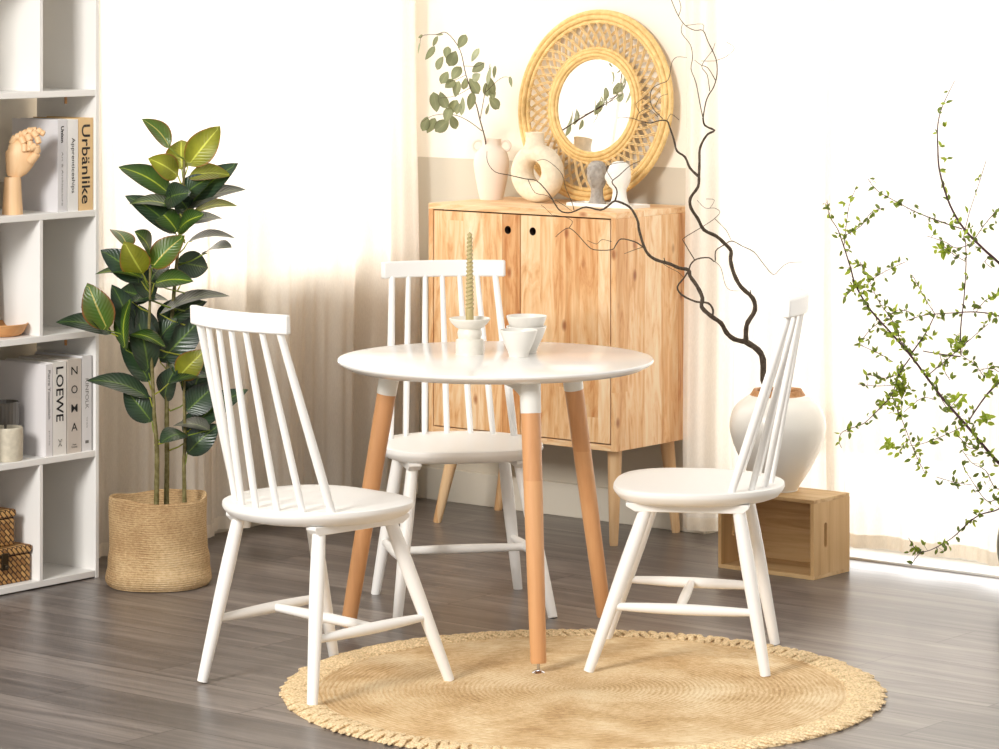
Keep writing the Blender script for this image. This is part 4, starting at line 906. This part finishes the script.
# ------------------------------------------------------------------ basket and rubber plant
BX, BY = -.951, 9.185
bk = obj_b = None
bm = BM(); prof = []
def bprof(z):  # outer radius
    pts = [(0, .138), (.012, .143), (.04, .145), (.065, .141), (.10, .134), (.16, .132), (.22, .133), (.242, .132)]
    for (z0_, r0_), (z1_, r1_) in zip(pts, pts[1:]):
        if z <= z1_: return lerp(r0_, r1_, (z-z0_)/(z1_-z0_))
    return pts[-1][1]
prof = [(0, .0), (.13, 0)]; nz = 39*5
for i in range(nz+1):
    z = .002+.240*i/nz; prof.append((bprof(z)+.0011*abs(math.sin(PI*z/.0062)), z))
prof += [(.131, .245), (.127, .245), (.124, .240), (.124, .03), (0, .02)]
def bw(r, z, t):
    k = z/.24
    if r < .1: return r, z
    return r+.003*math.sin(2*t+1)*k+.0025*math.sin(5*t+z*20)+.004*math.sin(t*1+.5)*k+(.004*math.sin(z*2*PI/.07+1.2*math.sin(t))*max(0, 1-z/.12)), z+k*.005*math.sin(2*t+.4)+k*.002*math.sin(5*t)
lathe(bm, prof, 120, wob=bw)
bk = obj('jute_basket', bm, M['basket'], None, (BX, BY, 0), ang=50); tag(bk, 'round coiled jute basket on the floor holding the rubber plant', 'basket')
rp = thing('rubber_plant', 'tall rubber plant with dark glossy and young yellow-green leaves, standing in the jute basket', 'plant', (BX, BY, .03))
bm = BM(); lathe(bm, [(0, 0), (.085, 0), (.11, .15), (.112, .155), (.105, .155), (.103, .145), (0, .142)], 40); obj('nursery_pot', bm, M['pot'], rp)
bm = BM(); lathe(bm, [(0, .150), (.06, .150), (.104, .146)], 40); obj('soil', bm, M['soil'], rp)
def rpp(x, y, dd=0): return P(x, y, BY+dd)-rp.location
for pl, dds, r0, r1 in (([(156, 520), (156.5, 500), (157, 455), (156, 435), (154, 411), (152, 368), (149, 334), (150, 300), (150, 268)], (-.03, -.03, -.04), .0075, .003),
                   ([(168, 520), (166.5, 500), (167, 464), (167, 392), (171, 330), (176, 270), (180, 230), (184, 176), (184, 160)], (.02, .03, .02), .0078, .0028),
                   ([(184, 520), (184.5, 500), (184, 464), (185, 435), (184, 392), (186, 362)], (0, .0, -.02), .0065, .003)):
    n = len(pl); q = [rpp(x, y, lerp(dds[0], dds[2], i/(n-1))) for i, (x, y) in enumerate(pl)]; s_ = smoothpath(q, 5); m_ = len(s_)
    bm = BM(); tube(bm, s_, [lerp(r0, r1, i/(m_-1))*(1+.10*(i % 2)) for i in range(m_)], 12); obj('stem', bm, M['plantstem'], rp)
S1, S2, S3 = -.035, .025, -.01
LV = [(170, 148, 143, 118, 15, 'r', S2), (188, 166, 220, 126, 27, 'n', S2), (182, 170, 181, 139, 27, 'n', S2), (178, 176, 149, 158, 21, 'n', S2), (188, 178, 231, 174, 15, 'n', S2), (172, 196, 119, 165, 20, 'm', S2), (180, 200, 212, 176, 20, 'd', S2), (188, 208, 237, 162, 24, 'd', S2+.02), (188, 210, 245, 187, 13, 'g', S2), (192, 214, 237, 204, 9, 'n', S2-.02),
 (176, 234, 126, 194, 20, 'd', S2), (176, 208, 129, 202, 10, 'm', S2-.02), (178, 232, 155, 208, 20, 'm', S2-.03), (179, 230, 203, 214, 17, 'm', S2-.03), (192, 224, 223, 217, 11, 'd', S2), (188, 242, 235, 236, 7, 'g', S2), (204, 254, 231, 246, 6, 'g', S2), (176, 262, 209, 268, 24, 'd', S2), (165, 200, 190, 192, 22, 'd', S2-.01),
 (128, 248, 112, 228, 11, 'r', S1), (150, 254, 136, 231, 9, 'm', S1), (143, 274, 124, 242, 27, 'n', S1), (152, 268, 184, 235, 24, 'r', S1), (142, 282, 101, 249, 24, 'd', S1), (144, 278, 95, 272, 8, 'm', S1-.02), (154, 284, 193, 280, 16, 'm', S1), (108, 330, 87, 283, 28, 'r', S1-.04), (112, 334, 56, 320, 15, 'd', S1-.02), (108, 332, 82, 306, 13, 'd', S1),
 (132, 302, 169, 299, 9, 'd', S1), (126, 350, 129, 298, 16, 'm', S1-.03), (131, 338, 113, 284, 22, 'd', S1), (149, 374, 132, 302, 24, 'd', S1), (160, 314, 229, 293, 10, 'g', S1+.03), (157, 332, 206, 300, 20, 'd', S2), (160, 362, 206, 314, 30, 'd', S2-.01), (128, 334, 166, 346, 9, 'm', S1-.03), (149, 382, 121, 340, 22, 'd', S1), (178, 378, 205, 350, 24, 'n', S3), (150, 398, 87, 378, 15, 'd', S1-.01),
 (152, 422, 124, 388, 24, 'd', S1), (168, 384, 212, 375, 9, 'd', S3-.03), (186, 412, 216, 384, 26, 'd', S3), (190, 430, 247, 388, 22, 'd', S3+.03), (210, 430, 173, 424, 9, 'g', S3-.03), (186, 434, 160, 442, 13, 'd', S3-.03), (187, 454, 219, 424, 24, 'd', S3), (182, 380, 170, 356, 14, 'm', S3), (172, 300, 198, 330, 22, 'd', S2+.03), (165, 330, 180, 296, 22, 'd', S2+.03), (190, 400, 205, 360, 26, 'd', S3+.02), (165, 400, 176, 366, 20, 'd', S2), (150, 300, 118, 290, 22, 'd', S1+.02), (156, 350, 176, 318, 20, 'd', S2), (150, 282, 168, 262, 18, 'd', S1+.02), (147, 345, 140, 305, 20, 'd', S1+.02), (190, 214, 170, 190, 20, 'd', S2+.02), (189, 440, 205, 405, 20, 'd', S3+.03), (152, 300, 130, 262, 20, 'd', S1+.03), (182, 280, 198, 262, 18, 'd', S2+.03)]
bm = BM(); uvl = bm.loops.layers.uv.new('UVMap'); rnd = random.Random(9); ci = {'d': 0, 'm': 1, 'n': 2, 'r': 3, 'g': 4}
for i, (x0_, y0_, x1_, y1_, w, c, dd) in enumerate(LV):
    k = BY/F; pl_ = math.hypot(x1_-x0_, y1_-y0_)*k; Lr = max(pl_, .115); dz = math.sqrt(max(0, Lr*Lr-pl_*pl_))*.75*(-1 if (i*7) % 5 < 3 else 1)
    full = 27*k*min(1, .55+Lr*3); tilt = math.acos(min(1, max(.25, w*k/full))); wr = w*k/math.cos(tilt) if w*k < full else w*k
    A = rpp(x0_, y0_, dd); B = rpp(x1_, y1_, dd+dz); axd = (B-A).normalized(); view = Vector((0, -1, .08))
    nn = (view-axd*view.dot(axd)).normalized(); sgn = 1
    side = axd.cross(nn)
    upw = Matrix.Rotation(tilt, 3, axd) @ nn; upw2 = Matrix.Rotation(-tilt, 3, axd) @ nn
    nv = upw if upw.z > upw2.z else upw2
    leaf(bm, uvl, A, B, -nv, wr*1.15, ci[c], -.10, -.16, 12, .82)
    yb = y0_+11; k0 = min((S1, S2, S3), key=lambda q: abs(q-dd))
    xs_ = lerp(156, 150, (500-yb)/232) if k0 == S1 else lerp(167, 184, min(1, max(0, (464-yb)/290))) if k0 == S2 else 185
    st = rpp(xs_, yb, {S1: -.035, S2: .022, S3: -.01}[k0]); md = lerp(A, st, .5)+Vector((0, 0, -.004)); fs0 = len(bm.faces)
    tube(bm, [A+axd*.012, A, md, st], [.0012, .0018, .0020, .0024], 6); bm.faces.ensure_lookup_table()
    for f in bm.faces[fs0:]:
        f.material_index = 2 if i % 2 else 1
        for lp in f.loops: lp[uvl].uv = (.53, 0)
obj('foliage', bm, [M['leaf_dark'], M['leaf_mid'], M['leaf_new'], M['leaf_rust'], M['leaf_grey']], rp, recalc=False, ang=180)

# ------------------------------------------------------------------ light and camera
def area(name, loc, target, sx, sy, power, col):
    l = bpy.data.lights.new(name, 'AREA'); l.shape = 'RECTANGLE'; l.size = sx; l.size_y = sy; l.energy = power; l.color = col
    o = bpy.data.objects.new(name, l); C.objects.link(o); o.location = loc; o.rotation_euler = (Vector(target)-Vector(loc)).to_track_quat('-Z', 'Y').to_euler(); return o
area('daylight_right_window', W(-4.4, 9.9, 1.5), W(-4.4, 8.2, 1.3), 4.2, 3.4, 235, (1, .985, .965))
area('daylight_left_window', W(-8.5, 7.3, 1.7), W(-7, 7.3, 1.5), 3.0, 2.6, 230, (1, .985, .965))
area('studio_key', (-3.4, 3.4, 3.3), (-.1, 8.4, .5), 1.5, 1.5, 360, (1, .972, .935))
w = bpy.data.worlds.new('World'); S.world = w; w.use_nodes = True
bg = w.node_tree.nodes['Background']; bg.inputs[0].default_value = (1, .98, .955, 1); bg.inputs[1].default_value = .62
cam = bpy.data.cameras.new('Camera'); co = bpy.data.objects.new('Camera', cam); C.objects.link(co); S.camera = co
co.location = (0, 0, HC); co.rotation_euler = (PI/2, 0, 0); cam.sensor_width = 36; cam.lens = F/999*36; cam.shift_y = -(374.5-YH)/999; cam.clip_end = 60
S.view_settings.view_transform = 'Standard'; S.view_settings.look = 'None'; S.view_settings.gamma = 1; S.view_settings.use_curve_mapping = False
S.view_settings.exposure = 0.15
S.cycles.max_bounces = 10; S.cycles.transparent_max_bounces = 12
